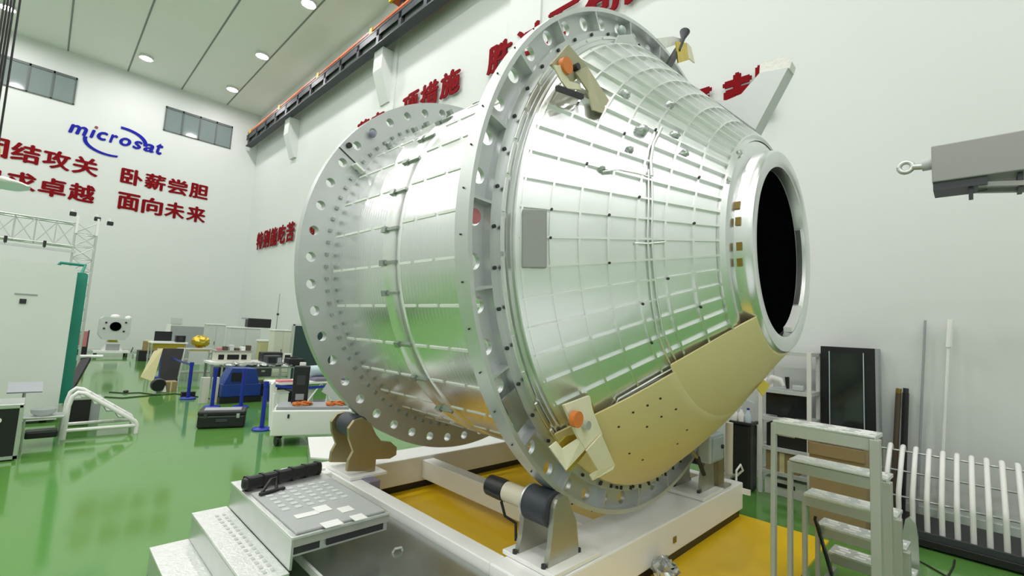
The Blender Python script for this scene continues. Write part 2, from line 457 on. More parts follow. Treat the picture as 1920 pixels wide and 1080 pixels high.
def ring_parts(proto, angles, base):
    """copies of a part turned about the spacecraft axis; proto was built at angle base"""
    # re-centre the prototype mesh on the axis so that a rotation about Y turns it round the ring
    off = Vector((CX, 0, CZ)) - WLOC[sc.name]; off.y = 0
    for v in proto.data.vertices: v.co -= off
    proto.location = off
    first = True
    for a in angles:
        o = proto if first else proto.copy()
        if not first: COL.objects.link(o)
        first = False
        o.rotation_euler = (0, -R_(a-base), 0)
rb = MB().box(PR(2.13, 0, 2.20), (.155, .075, .018)).build('rib', 'flange', sc)
ring_parts(rb, [-167.2+15*k for k in range(24)], 0)
bt = MB().cyl(PR(2.028, 0, 2.166), PR(2.028, 0, 2.150), .013, 10).build('bolt', 'bolt', sc)
ring_parts(bt, [2+HO*k for k in range(48)], 0)
# small bolt pairs on the outer rim
bt = MB().cyl(PR(2.238, 0, 2.225), PR(2.25, 0, 2.225), .006, 8).build('rim_bolt', 'bolt', sc)
ring_parts(bt, [4+HO*k for k in range(48)], 0)
# rear bolt ring
bt = MB().box(PR(1.955, 0, 4.79), (.035, .03, .03)).build('edge_clip', 'sheet', sc)
ring_parts(bt, [1+3.75*k for k in range(96)], 0)
# barrel
MB().lathe([(1.90, 2.29), (1.90, 4.82)], C2, 'Y', 192).build('barrel_shell', 'alu', sc, smooth=60)
MB().lathe([(1.90, 3.46), (1.912, 3.47), (1.912, 3.50), (1.905, 3.51), (1.905, 3.68), (1.912, 3.69), (1.912, 3.73), (1.90, 3.74)], C2, 'Y', 192).build('frame_ring', 'rib', sc, smooth=35)
SEG = ((4.58, 4.73), (4.27, 4.53), (4.01, 4.23), (3.76, 3.95), (3.29, 3.46), (2.99, 3.24), (2.70, 2.95), (2.40, 2.65))
rows_seen = [120.9+10.9*k for k in range(12)]
for y0, y1 in SEG:
    sp = MB().box(PR(1.902, 0, (y0+y1)/2), (.012, y1-y0, .022)).build('seam_strip', 'strip', sc)
    ring_parts(sp, rows_seen, 0)
m = MB()
for k in range(12, 33):
    a = 120.9+10.9*k
    for y0, y1 in SEG: m.box(PR(1.902, a, (y0+y1)/2), (.012, y1-y0, .022), Matrix.Rotation(-R_(a), 3, 'Y'))
m.build('far_seam_strips', 'strip', sc)['kind'] = 'stuff'
kp = MB().box(PR(1.915, 0, 3.71), (.05, .07, .05)).bb(CX+1.90, CX+1.93, 3.50, 3.72, CZ-.012, CZ+.012).build('ring_clip', 'sheet', sc)
ring_parts(kp, [176.8, -174.3, -166.3, -152, -141, -128, 166, 156, 147, 138, 120, 105, 90, 75, 60, 40], 0)
for a, y in ((139, 4.6), (131, 4.4), (124, 4.45), (117, 4.3), (127, 3.9), (112, 4.5)):
    p = PR(1.93, a, y); MB().box(p, (.07, .06, .05), Matrix.Rotation(-R_(a), 3, 'Y'), .008).build('barrel_fitting', 'sheet', sc)
p = PR(2.11, 138.5, 4.76); MB().ball(p, .04, (1, .8, 1.1)).build('flange_fitting', 'purple', sc, smooth=60)
# joint line of the rear flange segments
MB().bar(PR(1.93, 149.5, 4.797), PR(2.24, 149.5, 4.797), .01, .012, up=(0, 1, 0)).build('segment_joint', 'bolt', sc)
MB().box(PR(1.97, 151.0, 4.74), (.12, .10, .025), Matrix.Rotation(-R_(151), 3, 'Y')).build('joint_bracket', 'strip', sc)
MB().cyl(PR(2.18, 147.0, 4.80), PR(2.18, 147, 4.77), .03, 14).build('flange_plug', 'black', sc)

# cone
Y0c, Y1c, R0c, R1c = 2.08, 1.15, 1.925, .88
def RC(y): return R0c+(R1c-R0c)*(Y0c-y)/(Y0c-Y1c)
MB().lathe([(2.0, 2.165), (2.0, 2.13), (1.965, 2.125), (1.96, 2.105), (1.935, 2.10), (1.93, 2.08), (1.92, 2.075)], C2, 'Y', 192).build('cone_base_ring', 'collar', sc, smooth=30)
lip = MB()
lip.lathe([(1.992, 2.122), (1.992, 2.132), (1.972, 2.132), (1.972, 2.117)], C2, 'Y', 10, 0, R_(6.6), closed=True)
lip = lip.build('lip_segment', 'rib', sc)
ring_parts(lip, [HO*k for k in range(48)], 0)
MB().lathe([(RC(2.08), 2.08), (RC(1.15), 1.15)], C2, 'Y', 192).build('cone_shell', 'cone', sc, smooth=60)
g = MB()
cang = math.atan2(R0c-R1c, Y0c-Y1c)
for k in range(60):
    a = -170.2+6*k
    if -138 < a < -42 or -138+360 < a < 318: continue
    aa = R_(a); w = .007
    tx = Vector((-math.sin(aa), 0, math.cos(aa)))
    P0, P1 = PR(RC(2.06), a, 2.06), PR(RC(1.18), a, 1.18)
    nrm = Vector((math.cos(aa)*math.cos(cang), -math.sin(cang), math.sin(aa)*math.cos(cang)))
    g.bar(P0+nrm*.010, P1+nrm*.010, w*2, .024, up=nrm)
nrmY = (math.cos(cang), -math.sin(cang))
for yv in (2.05, 1.925, 1.80, 1.675, 1.55, 1.425, 1.30, 1.18):
    R = RC(yv); d1 = Vector((-nrmY[1], nrmY[0]))
    pr = []
    for sgn, hgt in ((-1, -.002), (-1, .022), (1, .022), (1, -.002)):
        Rr = R + nrmY[0]*hgt - sgn*.007*math.sin(cang); yy = yv + nrmY[1]*hgt - sgn*.007*math.cos(cang)
        pr.append((Rr, yy))
    g.lathe(pr, C2, 'Y', 192, closed=True)
g.build('stiffener_grid', 'rib', sc, smooth=30)
# rib crossings get small dark studs
st = MB().cyl((0, 0, 0), (0, 0, .03), .008, 8)
stud_me = None
k = 0
for a, yv in ((178, 1.925), (-176, 1.925), (178, 1.675), (-170, 1.675), (172, 1.55), (-164, 1.425), (166, 1.80), (-158, 1.55), (160, 1.30), (-152, 1.30), (154, 1.675), (148, 1.55), (-146, 1.55), (178, 1.30)):
    p = PR(RC(yv), a, yv); n_ = Vector((math.cos(R_(a))*math.cos(cang), -math.sin(cang), math.sin(R_(a))*math.cos(cang)))
    MB().cyl(p+n_*.018, p+n_*.034, .009, 8).build('stud', 'bolt', sc)
st.bm.free()
# front collar and dark hatch
MB().lathe([(RC(1.19)+.004, 1.19), (.86, 1.145), (.835, 1.135), (.79, 1.13), (.785, 1.07), (.778, 1.035), (.765, 1.02), (.685, 1.018), (.655, 1.03), (.65, 1.06), (.645, 1.13), (.60, 1.14)], C2, 'Y', 160).build('front_collar', 'collar', sc, smooth=35)
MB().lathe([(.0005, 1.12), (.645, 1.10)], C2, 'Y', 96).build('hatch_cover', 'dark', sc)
MB().lathe([(.645, 1.045), (.645, 1.085), (.60, 1.085), (.60, 1.045)], C2, 'Y', 40, R_(-38), R_(28), closed=True).build('hatch_liner', 'collar', sc, smooth=30)
MB().lathe([(.648, 1.03), (.648, 1.09), (.61, 1.09), (.61, 1.03)], C2, 'Y', 24, R_(-70), R_(-38), closed=True).build('hatch_latch', 'strip', sc, smooth=30)
# fairing panel on the cone's underside
def RF(y): return RC(y)+.035+.06*math.sin(PI*min(1, max(0, (Y0c-y)/(Y0c-Y1c))))
prof = [(RF(y), y) for y in [2.11, 2.0, 1.9, 1.8, 1.7, 1.6, 1.5, 1.46]]
b = MB().lathe(prof+[(r-.02, y) for r, y in prof[::-1]], C2, 'Y', 64, R_(-134), R_(-67), closed=True)
fp = b.build('fairing_panel', 'cream', sc, smooth=40)
prof = [(RF(y)-.006, y) for y in [1.47, 1.4, 1.3, 1.2, 1.12, 1.05]]
MB().lathe(prof+[(r-.02, y) for r, y in prof[::-1]], C2, 'Y', 64, R_(-137), R_(-40), closed=True).build('fairing_nose', 'cream', sc, smooth=40)
def on_rev(px, py, RR, off=0.0, ymin=1.0, ymax=2.2):
    d = ray(px, py); t = .5
    while t < 9:
        p = EYE+d*t
        if ymin < p.y < ymax and math.hypot(p.x-CX, p.z-CZ) < RR(p.y)+off: return p
        t += .002
    return None
for px, py in ((1213, 800), (1240, 781), (1187, 773), (1238, 747), (1267, 767), (1214, 760), (1288, 806), (1270, 832), (1180, 850), (1205, 862), (1160, 800)):
    p = on_rev(px, py, RF)
    if p is None: continue
    a = math.atan2(p.z-CZ, p.x-CX); n_ = Vector((math.cos(a)*.75, -.66, math.sin(a)*.75)).normalized()
    MB().cyl(p-n_*.004, p+n_*.004, .009, 10).build('panel_fastener', 'bolt', fp)
# notched lower edge of the panel against the flange
nt_ = MB().box(PR(2.02, 0, 2.12), (.03, .02, .012)).build('edge_tab', 'bolt', sc)
ring_parts(nt_, [-112+4.5*k for k in range(12)], 0)
# conduits running over the cone
def conduit(pts, off, r=.0075):
    P = [on_rev(x, y, RC, off) for x, y in pts]; P = [p for p in P if p is not None]
    if len(P) > 1: MB().tube(P, r, 8).build('conduit', 'rib', sc, smooth=60)
conduit([(1222, 318), (1223, 380), (1222, 440), (1226, 500), (1232, 560), (1243, 620), (1262, 665), (1276, 690), (1270, 706), (1230, 722), (1190, 745), (1165, 757)], .032)
conduit([(1216, 318), (1216, 380), (1214, 440), (1217, 500), (1222, 560), (1232, 620), (1250, 668), (1262, 690), (1230, 708), (1190, 731), (1160, 748), (1150, 768), (1140, 775)], .032)
conduit([(1130, 322), (1160, 318), (1195, 325), (1220, 332)], .028)
conduit([(1190, 456), (1215, 457), (1245, 454)], .028)
conduit([(1240, 240), (1225, 270), (1220, 300), (1222, 330)], .034, .012)
for a, yv, s_ in ((150, 1.60, .09), (146, 1.45, .07), (158, 1.62, .05), (152, 1.38, .06), (140, 1.75, .08), (133, 1.55, .07), (166, 1.72, .04)):
    MB().ball(PR(RC(yv)+.02, a, yv), s_*.5, (1, 1.2, .8), 14, .006).build('harness_knot', 'wrap', sc, smooth=60)
# grey equipment housing
a = -175.7; p = PR(RC(1.985)+.02, a, 1.985)
n_ = Vector((math.cos(R_(a))*math.cos(cang), -math.sin(cang), math.sin(R_(a))*math.cos(cang)))
tt = Vector((-math.sin(R_(a)), 0, math.cos(R_(a)))); uu = n_.cross(tt)
MB().box(p, (.10, .155, .37), Matrix((n_, uu, tt)).transposed(), .006).build('equipment_housing', 'gbox', sc)
# tags and knobs by the collar
def RCOL(y): return .787 if y < 1.13 else (.79+(y-1.13)/.015*.07 if y < 1.145 else (.86+(y-1.145)*.5 if y < 1.19 else RC(y)))
for px, py in ((1383, 385), (1384, 415), (1386, 462), (1387, 492)):
    p = on_rev(px, py, RCOL, .008); a = math.degrees(math.atan2(p.z-CZ, p.x-CX))
    MB().box(p, (.012, .034, .055), Matrix.Rotation(-R_(a), 3, 'Y')).build('sensor_pad', 'tagb', sc)
for px, py in ((1360, 342), (1384, 291)):
    p = on_rev(px, py, RCOL, .002); a = math.atan2(p.z-CZ, p.x-CX); d = Vector((math.cos(a)*.6, -.8, math.sin(a)*.6)).normalized()
    MB().cyl(p, p+d*.03, .028, 16).cyl(p+d*.03, p+d*.045, .015, 12).build('port', 'collar', sc, smooth=40)
# fin shaped antenna box on top, bagged
FX = 4.28
poly = [(1340, 188), (1362, 188), (1390, 176), (1408, 155), (1424, 137), (1478, 126), (1416, 243)]
pp = [onx(x, y, FX) for x, y in poly]
fin = MB().prism(pp, (.16, 0, 0)).build('antenna_fin', 'fin', sc)
q = [onx(x, y, FX) for x, y in ((1423, 139), (1424, 120), (1440, 112), (1460, 106), (1476, 108), (1484, 114), (1480, 127))]
MB().prism([v+Vector((.01, 0, 0)) for v in q], (.13, 0, 0)).build('bag', 'bag', fin)

# thruster covers: upper and lower on the flange
def sheetpoly(name, pts, Y, m, par, th=.012):
    return MB().prism([ony(x, y, Y if not isinstance(Y, (list, tuple)) else Y[i]) for i, (x, y) in enumerate(pts)], (0, th, 0)).build(name, m, par)
up = sheetpoly('thruster_bracket', [(1034, 120), (1066, 83), (1101, 124), (1072, 158)], 1.93, 'khaki', sc, .02)
sheetpoly('cover_sheet', [(1038, 122), (1052, 122), (1068, 152), (1088, 158), (1090, 168), (1064, 166), (1052, 150)], 1.90, 'paper', up)
sheetpoly('cover_sheet', [(1080, 136), (1101, 124), (1142, 188), (1130, 212), (1112, 206), (1104, 172)], [1.90, 1.90, 1.80, 1.78, 1.79, 1.86], 'khaki', up)
p = ony(1065, 122, 1.88); MB().cyl(p, p+Vector((0, .04, 0)), .056, 24).build('thruster_cap', 'orange', up, smooth=40)
p = ony(1085, 124, 1.89); MB().cyl(p, p+Vector((.0, .05, 0)), .024, 16).build('thruster_body', 'bolt', up)
MB().bar(ony(1044, 165, 1.92), ony(1092, 182, 1.88), .03, .03).build('bracket_arm', 'bolt', up)
lo = sheetpoly('thruster_bracket', [(1058, 760), (1106, 742), (1112, 770), (1130, 815), (1098, 842), (1082, 815)], 1.86, 'paper', sc, .02)
sheetpoly('cover_sheet', [(1031, 839), (1044, 828), (1055, 842), (1092, 818), (1102, 838), (1062, 882)], [1.93, 1.93, 1.92, 1.86, 1.86, 1.9], 'paper', lo)
sheetpoly('cover_sheet', [(1100, 845), (1128, 815), (1153, 872), (1150, 880), (1112, 901), (1107, 891), (1122, 882)], [1.84, 1.84, 1.88, 1.88, 1.9, 1.9, 1.88], 'paper', lo)
sheetpoly('cover_lining', [(1046, 834), (1062, 818), (1090, 812), (1104, 842), (1070, 884), (1062, 884)], 1.95, 'gold', lo)
sheetpoly('cover_lining', [(1102, 746), (1124, 744), (1112, 758), (1118, 780), (1108, 776)], 1.90, 'gold', lo)
p = ony(1085, 787, 1.80); MB().cyl(p, p+Vector((0, .04, 0)), .052, 24).build('thruster_cap', 'orange', lo, smooth=40)
p = ony(1104, 798, 1.82); MB().cyl(p, p+Vector((0, .06, 0)), .03, 16).build('thruster_body', 'galv', lo, smooth=40)
# right-hand upper thruster with yellow cover
ur = MB().bar(ony(1250, 128, 2.0), ony(1272, 92, 2.0), .05, .05).build('thruster_bracket', 'bolt', sc)
p = ony(1272, 95, 1.98); MB().tube([p, ony(1281, 72, 1.98), ony(1284, 60, 1.98)], [.02, .022, .05], 16).build('nozzle', 'rail', ur, smooth=40)
sheetpoly('cover_sheet', [(1232, 72), (1262, 68), (1282, 74), (1266, 84), (1248, 90)], 2.02, 'bag', ur)
sheetpoly('cover_lining', [(1268, 78), (1286, 80), (1292, 112), (1272, 118)], 1.97, 'gold', ur)
sheetpoly('cover_sheet', [(1288, 80), (1296, 88), (1303, 118), (1290, 108)], 1.98, 'paper', ur)
p = ony(1166, 58, 2.12); MB().ball(p, .045, (1, .7, 1)).build('flange_fitting', 'boxg', sc, smooth=60)
sheetpoly('flange_plate', [(1150, 88), (1160, 66), (1186, 64), (1196, 88), (1190, 116), (1160, 116)], 2.06, 'ltgrey', sc)
# red disc seen in one flange hole and dark plate low on the flange
p = PR(2.135, -179.5, 2.228); MB().cyl(p, p+Vector((0, -.006, 0)), .05, 24).build('hole_cover', 'pink', sc)
MB().prism([PR(2.205, -148, 2.16), PR(2.075, -148, 2.16), PR(2.075, -141, 2.16), PR(2.205, -141, 2.16)], (0, -.012, 0)).build('flange_plate', 'sheet', sc)

# hanging yellow tag
t = thing('hanging_tag', ony(1430, 728, 1.25), 'yellow warning tag hanging below the cone beside the white shelf', 'tag')
MB().prism([ony(x, y, 1.25) for x, y in ((1420, 728), (1433, 713), (1444, 722), (1430, 743))], (0, .006, 0)).build('tag_card', 'tag', t)
MB().tube([ony(1437, 718, 1.253), ony(1446, 690, 1.253), ony(1452, 655, 1.20)], .003, 6).build('string', 'strip', t)

# ------------------------------------------------------------------ roller frame
fr = thing('roller_stand', (4.1, 3.5, 0), 'white steel roller frame carrying the spacecraft section over yellow floor plates', 'support frame')
MB().bb(2.38, 6.02, 1.98, 2.44, .10, .40, bev=.012).build('near_rail', 'white', fr)
MB().bb(2.0, 6.02, 4.94, 5.36, .10, .40, bev=.012).build('far_rail', 'white', fr)
MB().bb(2.38, 2.53, 2.44, 4.94, .10, .40, bev=.008).build('end_member', 'white', fr)
MB().bb(5.87, 6.02, 2.44, 4.94, .10, .40, bev=.008).build('end_member', 'white', fr)
MB().bb(3.55, 3.72, 2.44, 4.94, .14, .36, bev=.008).build('inner_beam', 'white', fr)
MB().bb(2.44, 5.96, 2.0, 2.42, .022, .10).build('gap_shade', 'black', fr)  # black strip standing in for the shadow gap beneath the near rail
MB().bb(2.1, 5.96, 4.96, 5.34, .022, .10).build('gap_shade', 'black', fr)  # same black strip in place of shade, beneath the far rail
for x, yy in ((2.55, 2.2), (4.2, 2.2), (5.85, 2.2), (2.55, 5.15), (4.2, 5.15), (5.85, 5.15)):
    MB().bb(x-.12, x+.12, yy-.12, yy+.12, .02, .07).build('foot_pad', 'bolt', fr)
MB().bb(2.53, 2.66, 4.40, 4.62, .30, .41, bev=.01).build('corner_block', 'purple', fr)
MB().box((4.25, 1.975, .22), (.05, .012, .05)).build('rating_plate', 'tagb', fr)
MB().bb(2.02, 2.36, 5.05, 5.25, .40, .42).build('rail_cap', 'white', fr)
MB().bar((6.02, 2.15, .30), (6.02, 1.9, .30), .03, .06).build('end_lug', 'white', fr)
yp = MB().bb(2.36, 6.05, 1.14, 5.5, 0, .02).build('floor_plate', 'yellow')
tag(yp, 'flat yellow floor plate under and in front of the white roller frame', 'floor plate')

def roller(cx, cy, mirror, label, motor):
    s_ = -1 if mirror else 1
    rt = thing('roller_support', (cx, cy, .40), label, 'roller', 'roller supports under the flanges')
    zc = CZ-math.sqrt((2.24+.122)**2-(CX-cx)**2)
    MB().bb(cx-.14, cx+.40 if not mirror else cx+.14, cy-.24, cy+.24, .403, .435, bev=.004).build('base_plate', 'white', rt) if not mirror else MB().bb(cx-.40, cx+.14, cy-.24, cy+.24, .403, .435, bev=.004).build('base_plate', 'white', rt)
    for dy in (-.155, .115):
        pr = [(-.10, .435), (-.09, .50)]
        pr += [(-.075+.0*k, .55) for k in range(1)]
        pr += [(.085*math.cos(R_(170-20*k))+.03, zc+.02+.085*math.sin(R_(170-20*k))) for k in range(9)]
        pr += [(.20, zc-.10), (.24, .50), (.24, .435)]
        MB().prism([(cx+s_*x, cy+dy, z) for x, z in pr], (0, .04, 0)).build('cheek', 'steel', rt)
        for bx in (-.12, .27):
            MB().cyl((cx+s_*bx, cy+dy+.02, .435), (cx+s_*bx, cy+dy+.02, .46), .018, 8).build('bolt', 'bolt', rt)
    MB().lathe([(.03, cy-.112), (.11, cy-.112), (.122, cy-.10), (.122, cy+.095), (.11, cy+.108), (.03, cy+.108)], (cx, zc), 'Y', 40).build('wheel', 'rubber', rt, smooth=40)
    MB().lathe([(.112, cy+.098), (.128, cy+.10), (.128, cy+.114), (.06, cy+.114)], (cx, zc), 'Y', 40).build('wheel_disc', 'galv', rt, smooth=40)
    if motor:
        MB().lathe([(.0, cy+.155), (.075, cy+.155), (.075, cy+.36), (.06, cy+.37)], (cx, zc), 'Y', 24).build('gearbox', 'beige', rt, smooth=40)
        MB().lathe([(.02, cy+.36), (.078, cy+.365), (.082, cy+.42), (.078, cy+.55), (.02, cy+.555)], (cx, zc), 'Y', 24).build('motor', 'black', rt, smooth=40)
        MB().tube([(cx-.02, cy+.40, zc-.08), (cx-.01, cy+.36, zc-.18), (cx+.05, cy+.30, .55), (cx+.02, cy+.26, .44)], .011, 8).build('motor_cable', 'cable', rt)
    return rt
roller(2.68, 2.235, False, 'motor driven roller support at the near left of the big flange, with black motor', True)
roller(5.32, 2.235, True, 'roller support under the right side of the big flange behind the grey junction box', False)
def rear_roller(mirror, label):
    rt = thing('roller_support', (2.7 if not mirror else 5.3, 4.85, .40), label, 'roller', 'roller supports under the flanges')
    pts = [(652, 872), (655, 852), (664, 835), (656, 812), (655, 792), (666, 777), (682, 772), (697, 783), (706, 803), (716, 816), (734, 818), (745, 828), (744, 842), (732, 849), (706, 850), (704, 872)]
    f = (lambda v: v) if not mirror else (lambda v: Vector((2*CX-v.x, v.y, v.z)))
    for Y in (4.62, 5.02):
        P = [ony(x, y, 4.62) for x, y in pts]
        zmin = min(p.z for p in P)
        P = [f(Vector((p.x, Y, .435+(p.z-zmin)))) for p in P]
        MB().prism(P, (0, .045, 0)).build('cheek', 'bronze', rt)
    def wh(x, name, r):
        z = CZ-math.sqrt((2.24+r)**2-(CX-x)**2); x = x if not mirror else 2*CX-x
        MB().lathe([(.03, 4.70), (r-.01, 4.70), (r, 4.71), (r, 4.98), (r-.01, 4.99), (.03, 4.99)], (x, z), 'Y', 36).build(name, 'rubber', rt, smooth=40)
    wh(2.52, 'wheel', .12)
    bx = 2.40 if not mirror else 5.18
    MB().bb(bx, bx+.42, 4.55, 5.12, .403, .435, bev=.004).build('base_plate', 'white', rt)
rear_roller(False, 'olive roller support at the left end of the far rail under the rear flange')
rear_roller(True, 'olive roller support at the right end of the far rail behind the cone')

# junction box on a post at the right end of the near rail
t = thing('junction_box', (5.6, 2.15, .40), 'grey electrical junction box on an olive post at the near rail end', 'electrical box')
MB().bb(5.49, 5.76, 2.02, 2.28, .403, .425).build('base_plate', 'steel', t)
MB().bb(5.53, 5.70, 2.08, 2.20, .425, .80).build('post', 'bronze', t)
MB().bb(4.84, 5.20, 1.90, 2.04, .80, 1.08, bev=.02).build('box_body', 'boxg', t)
MB().bb(4.88, 5.16, 1.888, 1.902, .83, 1.05, bev=.006).build('box_door', 'boxg', t)
MB().cyl((5.10, 1.89, .95), (5.10, 1.87, .95), .022, 14).build('lock', 'bolt', t)
MB().bar((5.12, 2.0, .86), (5.60, 2.10, .76), .06, .06).build('arm', 'bronze', t)
t = thing('pneumatic_cylinder', (6.15, 2.2, .40), 'slim beige upright cylinder beside the grey junction box', 'cylinder')
MB().bb(6.0, 6.21, 2.12, 2.26, .403, .425).build('bracket', 'steel', t)
MB().cyl((6.15, 2.19, .425), (6.15, 2.19, 1.04), .045, 16).build('cylinder_body', 'beige', t, smooth=40)
MB().tube([(6.0, 2.05, .405), (6.0, 2.05, .52), (6.08, 2.03, .58), (6.16, 2.03, .50), (6.17, 2.10, .42)], .012, 8).build('hose', 'strip', t)
# dark strut lying against the rail
t = thing('locking_strut', ony(1330, 880, 2.0), 'dark steel strut with clevis between the near rail and the panel', 'strut')
MB().tube([ony(1308, 858, 2.02), ony(1320, 890, 2.0)], .022, 10).build('rod', 'bolt', t)
MB().tube([ony(1288, 832, 2.05), ony(1310, 862, 2.02)], .016, 10).build('rod_end', 'bronze', t)

# ------------------------------------------------------------------ aluminium steps, left foreground
stp = thing('step_platform', (1.4, 3.8, 0), 'aluminium step platform with three treads in the left foreground', 'steps')
def tread(x0, x1, y0, y1, z, h):
    MB().bb(x0, x1, y0, y1, z-.02, z, bev=.004).build('tread', 'checker', stp)
    MB().bb(x0+.004, x0+.02, y0+.004, y1-.004, z-h, z-.02).build('riser', 'galv', stp)
    MB().bb(x0+.02, x1, y1-.02, y1-.004, 0.0, z-.02).build('side_panel', 'galv', stp)
YS0, YS1 = 3.17, 4.54
tread(1.30, 2.02, YS0, YS1, .60, .206)
tread(1.045, 1.30, YS0-.02, YS1+.03, .394, .2)
tread(.79, 1.045, YS0-.02, YS1+.03, .194, .194)
MB().bb(1.045, 1.062, YS0, YS1, .0, .37).build('stringer', 'galv', stp)
MB().bb(1.32, 2.02, YS0+.01, YS0+.03, .53, .58).build('fascia', 'ladder', stp)
MB().bb(1.33, 1.50, YS0+.02, YS0+.035, .48, .53).bb(1.55, 1.98, YS0+.02, YS0+.035, .48, .53).build('slot', 'bolt', stp)
MB().bb(1.32, 2.02, YS0+.036, YS0+.05, .46, .53).build('front_panel', 'galv', stp)
for yy in (3.95, 4.45): MB().bb(1.97, 2.01, yy, yy+.04, 0, .58).build('leg', 'galv', stp)
# raised studs on the treads
sd = MB()
for i in range(16):
    for j in range(2):
        x = 1.18+.05*j; yv = 3.25+i*.075; sd.box((x, yv, .396), (.022, .035, .006))
sd.build('tread_studs', 'galv', stp)
# mat on the platform and things on it
t = thing('rubber_mat', (1.7, 3.75, .60), 'grey mat with light square pads lying on the top step', 'mat')
MB().bb(1.335, 1.985, 3.19, 4.12, .601, .618, bev=.006).build('mat_base', 'mat_', t)
mg = None
for i in range(6):
    for j in range(6):
        x = 1.42+.09*i; yv = 3.62+.085*j
        if mg is None: mg = MB().box((x, yv, .6205), (.05, .045, .005)).build('pad', 'ltgrey', t); m0 = (x, yv)
        else:
            c = mg.copy(); COL.objects.link(c); c.location = (x-m0[0], yv-m0[1], 0)
for i, (px, py, w, h) in enumerate(((648, 955, .12, .10), (672, 970, .12, .10), (604, 954, .13, .12), (622, 982, .16, .10), (575, 965, .2, .07))):
    p = onz(px, py, .62); o = MB().box((p.x, p.y, .6215), (w*.8, h, .004)).build('label_card', 'white')
    tag(o, ('white card on the grey mat, nearest the frame corner', 'white card on the grey mat at its near right corner', 'white card in the middle of the grey mat', 'white card at the near edge of the grey mat', 'long white strip beside the cards on the grey mat')[i], 'card', 'white cards on the grey mat')
t = thing('tripod_bag', (1.55, 4.35, .60), 'long black ribbed bag lying across the back of the top step', 'bag')
MB().bar((1.30, 4.24, .655), (1.99, 4.36, .655), .09, .10, bev=.03).build('bag_body', 'black', t)
for k in range(6):
    f = k/5; MB().bar((1.33+.62*f, 4.245+.11*f, .655), (1.345+.62*f, 4.248+.11*f, .655), .098, .108, bev=.02).build('bag_rib', 'cable', t)
t = thing('folding_bracket', (1.45, 4.10, .62), 'small black folded bracket on the grey mat in front of the black bag', 'bracket')
MB().tube([(1.38, 4.02, .635), (1.47, 4.10, .70), (1.52, 4.14, .70), (1.50, 4.05, .635)], .013, 8).build('bracket_arm', 'black', t)
MB().bar((1.36, 4.0, .632), (1.56, 4.05, .632), .03, .02).build('bracket_foot', 'black', t)
# low steel chest between steps and frame
t = thing('steel_chest', (1.9, 2.5, 0), 'low grey sheet steel chest between the steps and the white frame', 'chest')
MB().bb(1.50, 2.34, 1.75, 3.86, 0, .31, bev=.006).build('chest_body', 'galv', t)
MB().bb(1.49, 2.36, 1.73, 3.88, .31, .335, bev=.004).build('lid', 'sheet', t)
MB().bb(1.475, 1.495, 1.73, 3.88, .29, .338).build('lid_edge', 'strip', t)
MB().tube([(2.02, 3.10, .335), (2.03, 3.09, .36), (2.08, 3.08, .36), (2.09, 3.08, .335)], .01, 8).build('latch', 'galv', t)

# ------------------------------------------------------------------ mobile ladder, right foreground
A = -.042
LD = Vector((math.cos(A), math.sin(A), 0)); LS = Vector((math.sin(A), -math.cos(A), 0)); L0 = Vector((3.637, 1.013, 1.5))
LW, LRUN, LRISE = .58, .346, .307
lad = thing('mobile_ladder', L0+LD*.7+LS*.3-Vector((0, 0, 1.5)), 'grey five-tread rolling stair ladder in the right foreground', 'ladder')
RM = Matrix((LD, LS, Vector((0, 0, 1)))).transposed()
for i in range(5):
    z = 1.5-LRISE*i; o = L0+LD*LRUN*i; o.z = 0
    c = o+LD*.11+LS*LW/2; c.z = z-.012
    tr = MB().box(c, (.22, LW-.01, .024), RM, .003).build('tread', 'checker', lad)
    cf = o+LD*.012+LS*LW/2; cf.z = z-.05
    MB().box(cf, (.024, LW-.01, .085), RM, .004).build('tread_edge', 'ladder', tr)
    g = MB().box(c+Vector((0, 0, .0125)), (.20, LW-.05, .002), RM)
    for k in range(4):
        for j in range(3):
            q = o+LD*(.05+.06*j)+LS*(.08+.14*k+.025*(j % 2)); q.z = z+.001
            g.box(q, (.034, .075, .006), RM)
    go = g.build('tread_studs', 'checker', tr); go.data.materials.append(M['strip'])
    for p_ in go.data.polygons: p_.material_index = 1 if p_.area < .0035 and p_.index > 5 else 0
    for s_ in (0, 1):
        q = o+LD*.02+LS*(.008 if s_ == 0 else LW-.01)
        MB().box(Vector((q.x, q.y, (z-.02)/2+.03)), (.045 if s_ == 0 else .07, .03 if s_ == 0 else .05, z-.02-.06), RM, .004).build('leg', 'ladder', lad)
for s_ in (0, 1):
    a = L0+LS*(.008 if s_ == 0 else LW-.01); b = a+LD*(LRUN*4+.2); a = Vector((a.x, a.y, .06)); b = Vector((b.x, b.y, .06))
    MB().bar(a, b, .035, .05, bev=.004).build('base_rail', 'ladder', lad)
    a2 = L0+LS*(.03 if s_ == 0 else LW-.035)+LD*(LRUN*2.6); b2 = a2+LD*(LRUN*1.4); MB().bar((a2.x, a2.y, .66), (b2.x, b2.y, .08), .02, .03).build('brace', 'black' if s_ == 0 else 'ladder', lad)
for s_ in (0, 1):
    for t_ in (.05, LRUN*4+.1):
        q = L0+LS*(.008 if s_ == 0 else LW-.01)+LD*t_
        MB().cyl(q-Vector((0, 0, 1.5-.035))-LS*.012, q-Vector((0, 0, 1.5-.035))+LS*.012, .035, 14).build('castor', 'black', lad, smooth=40)
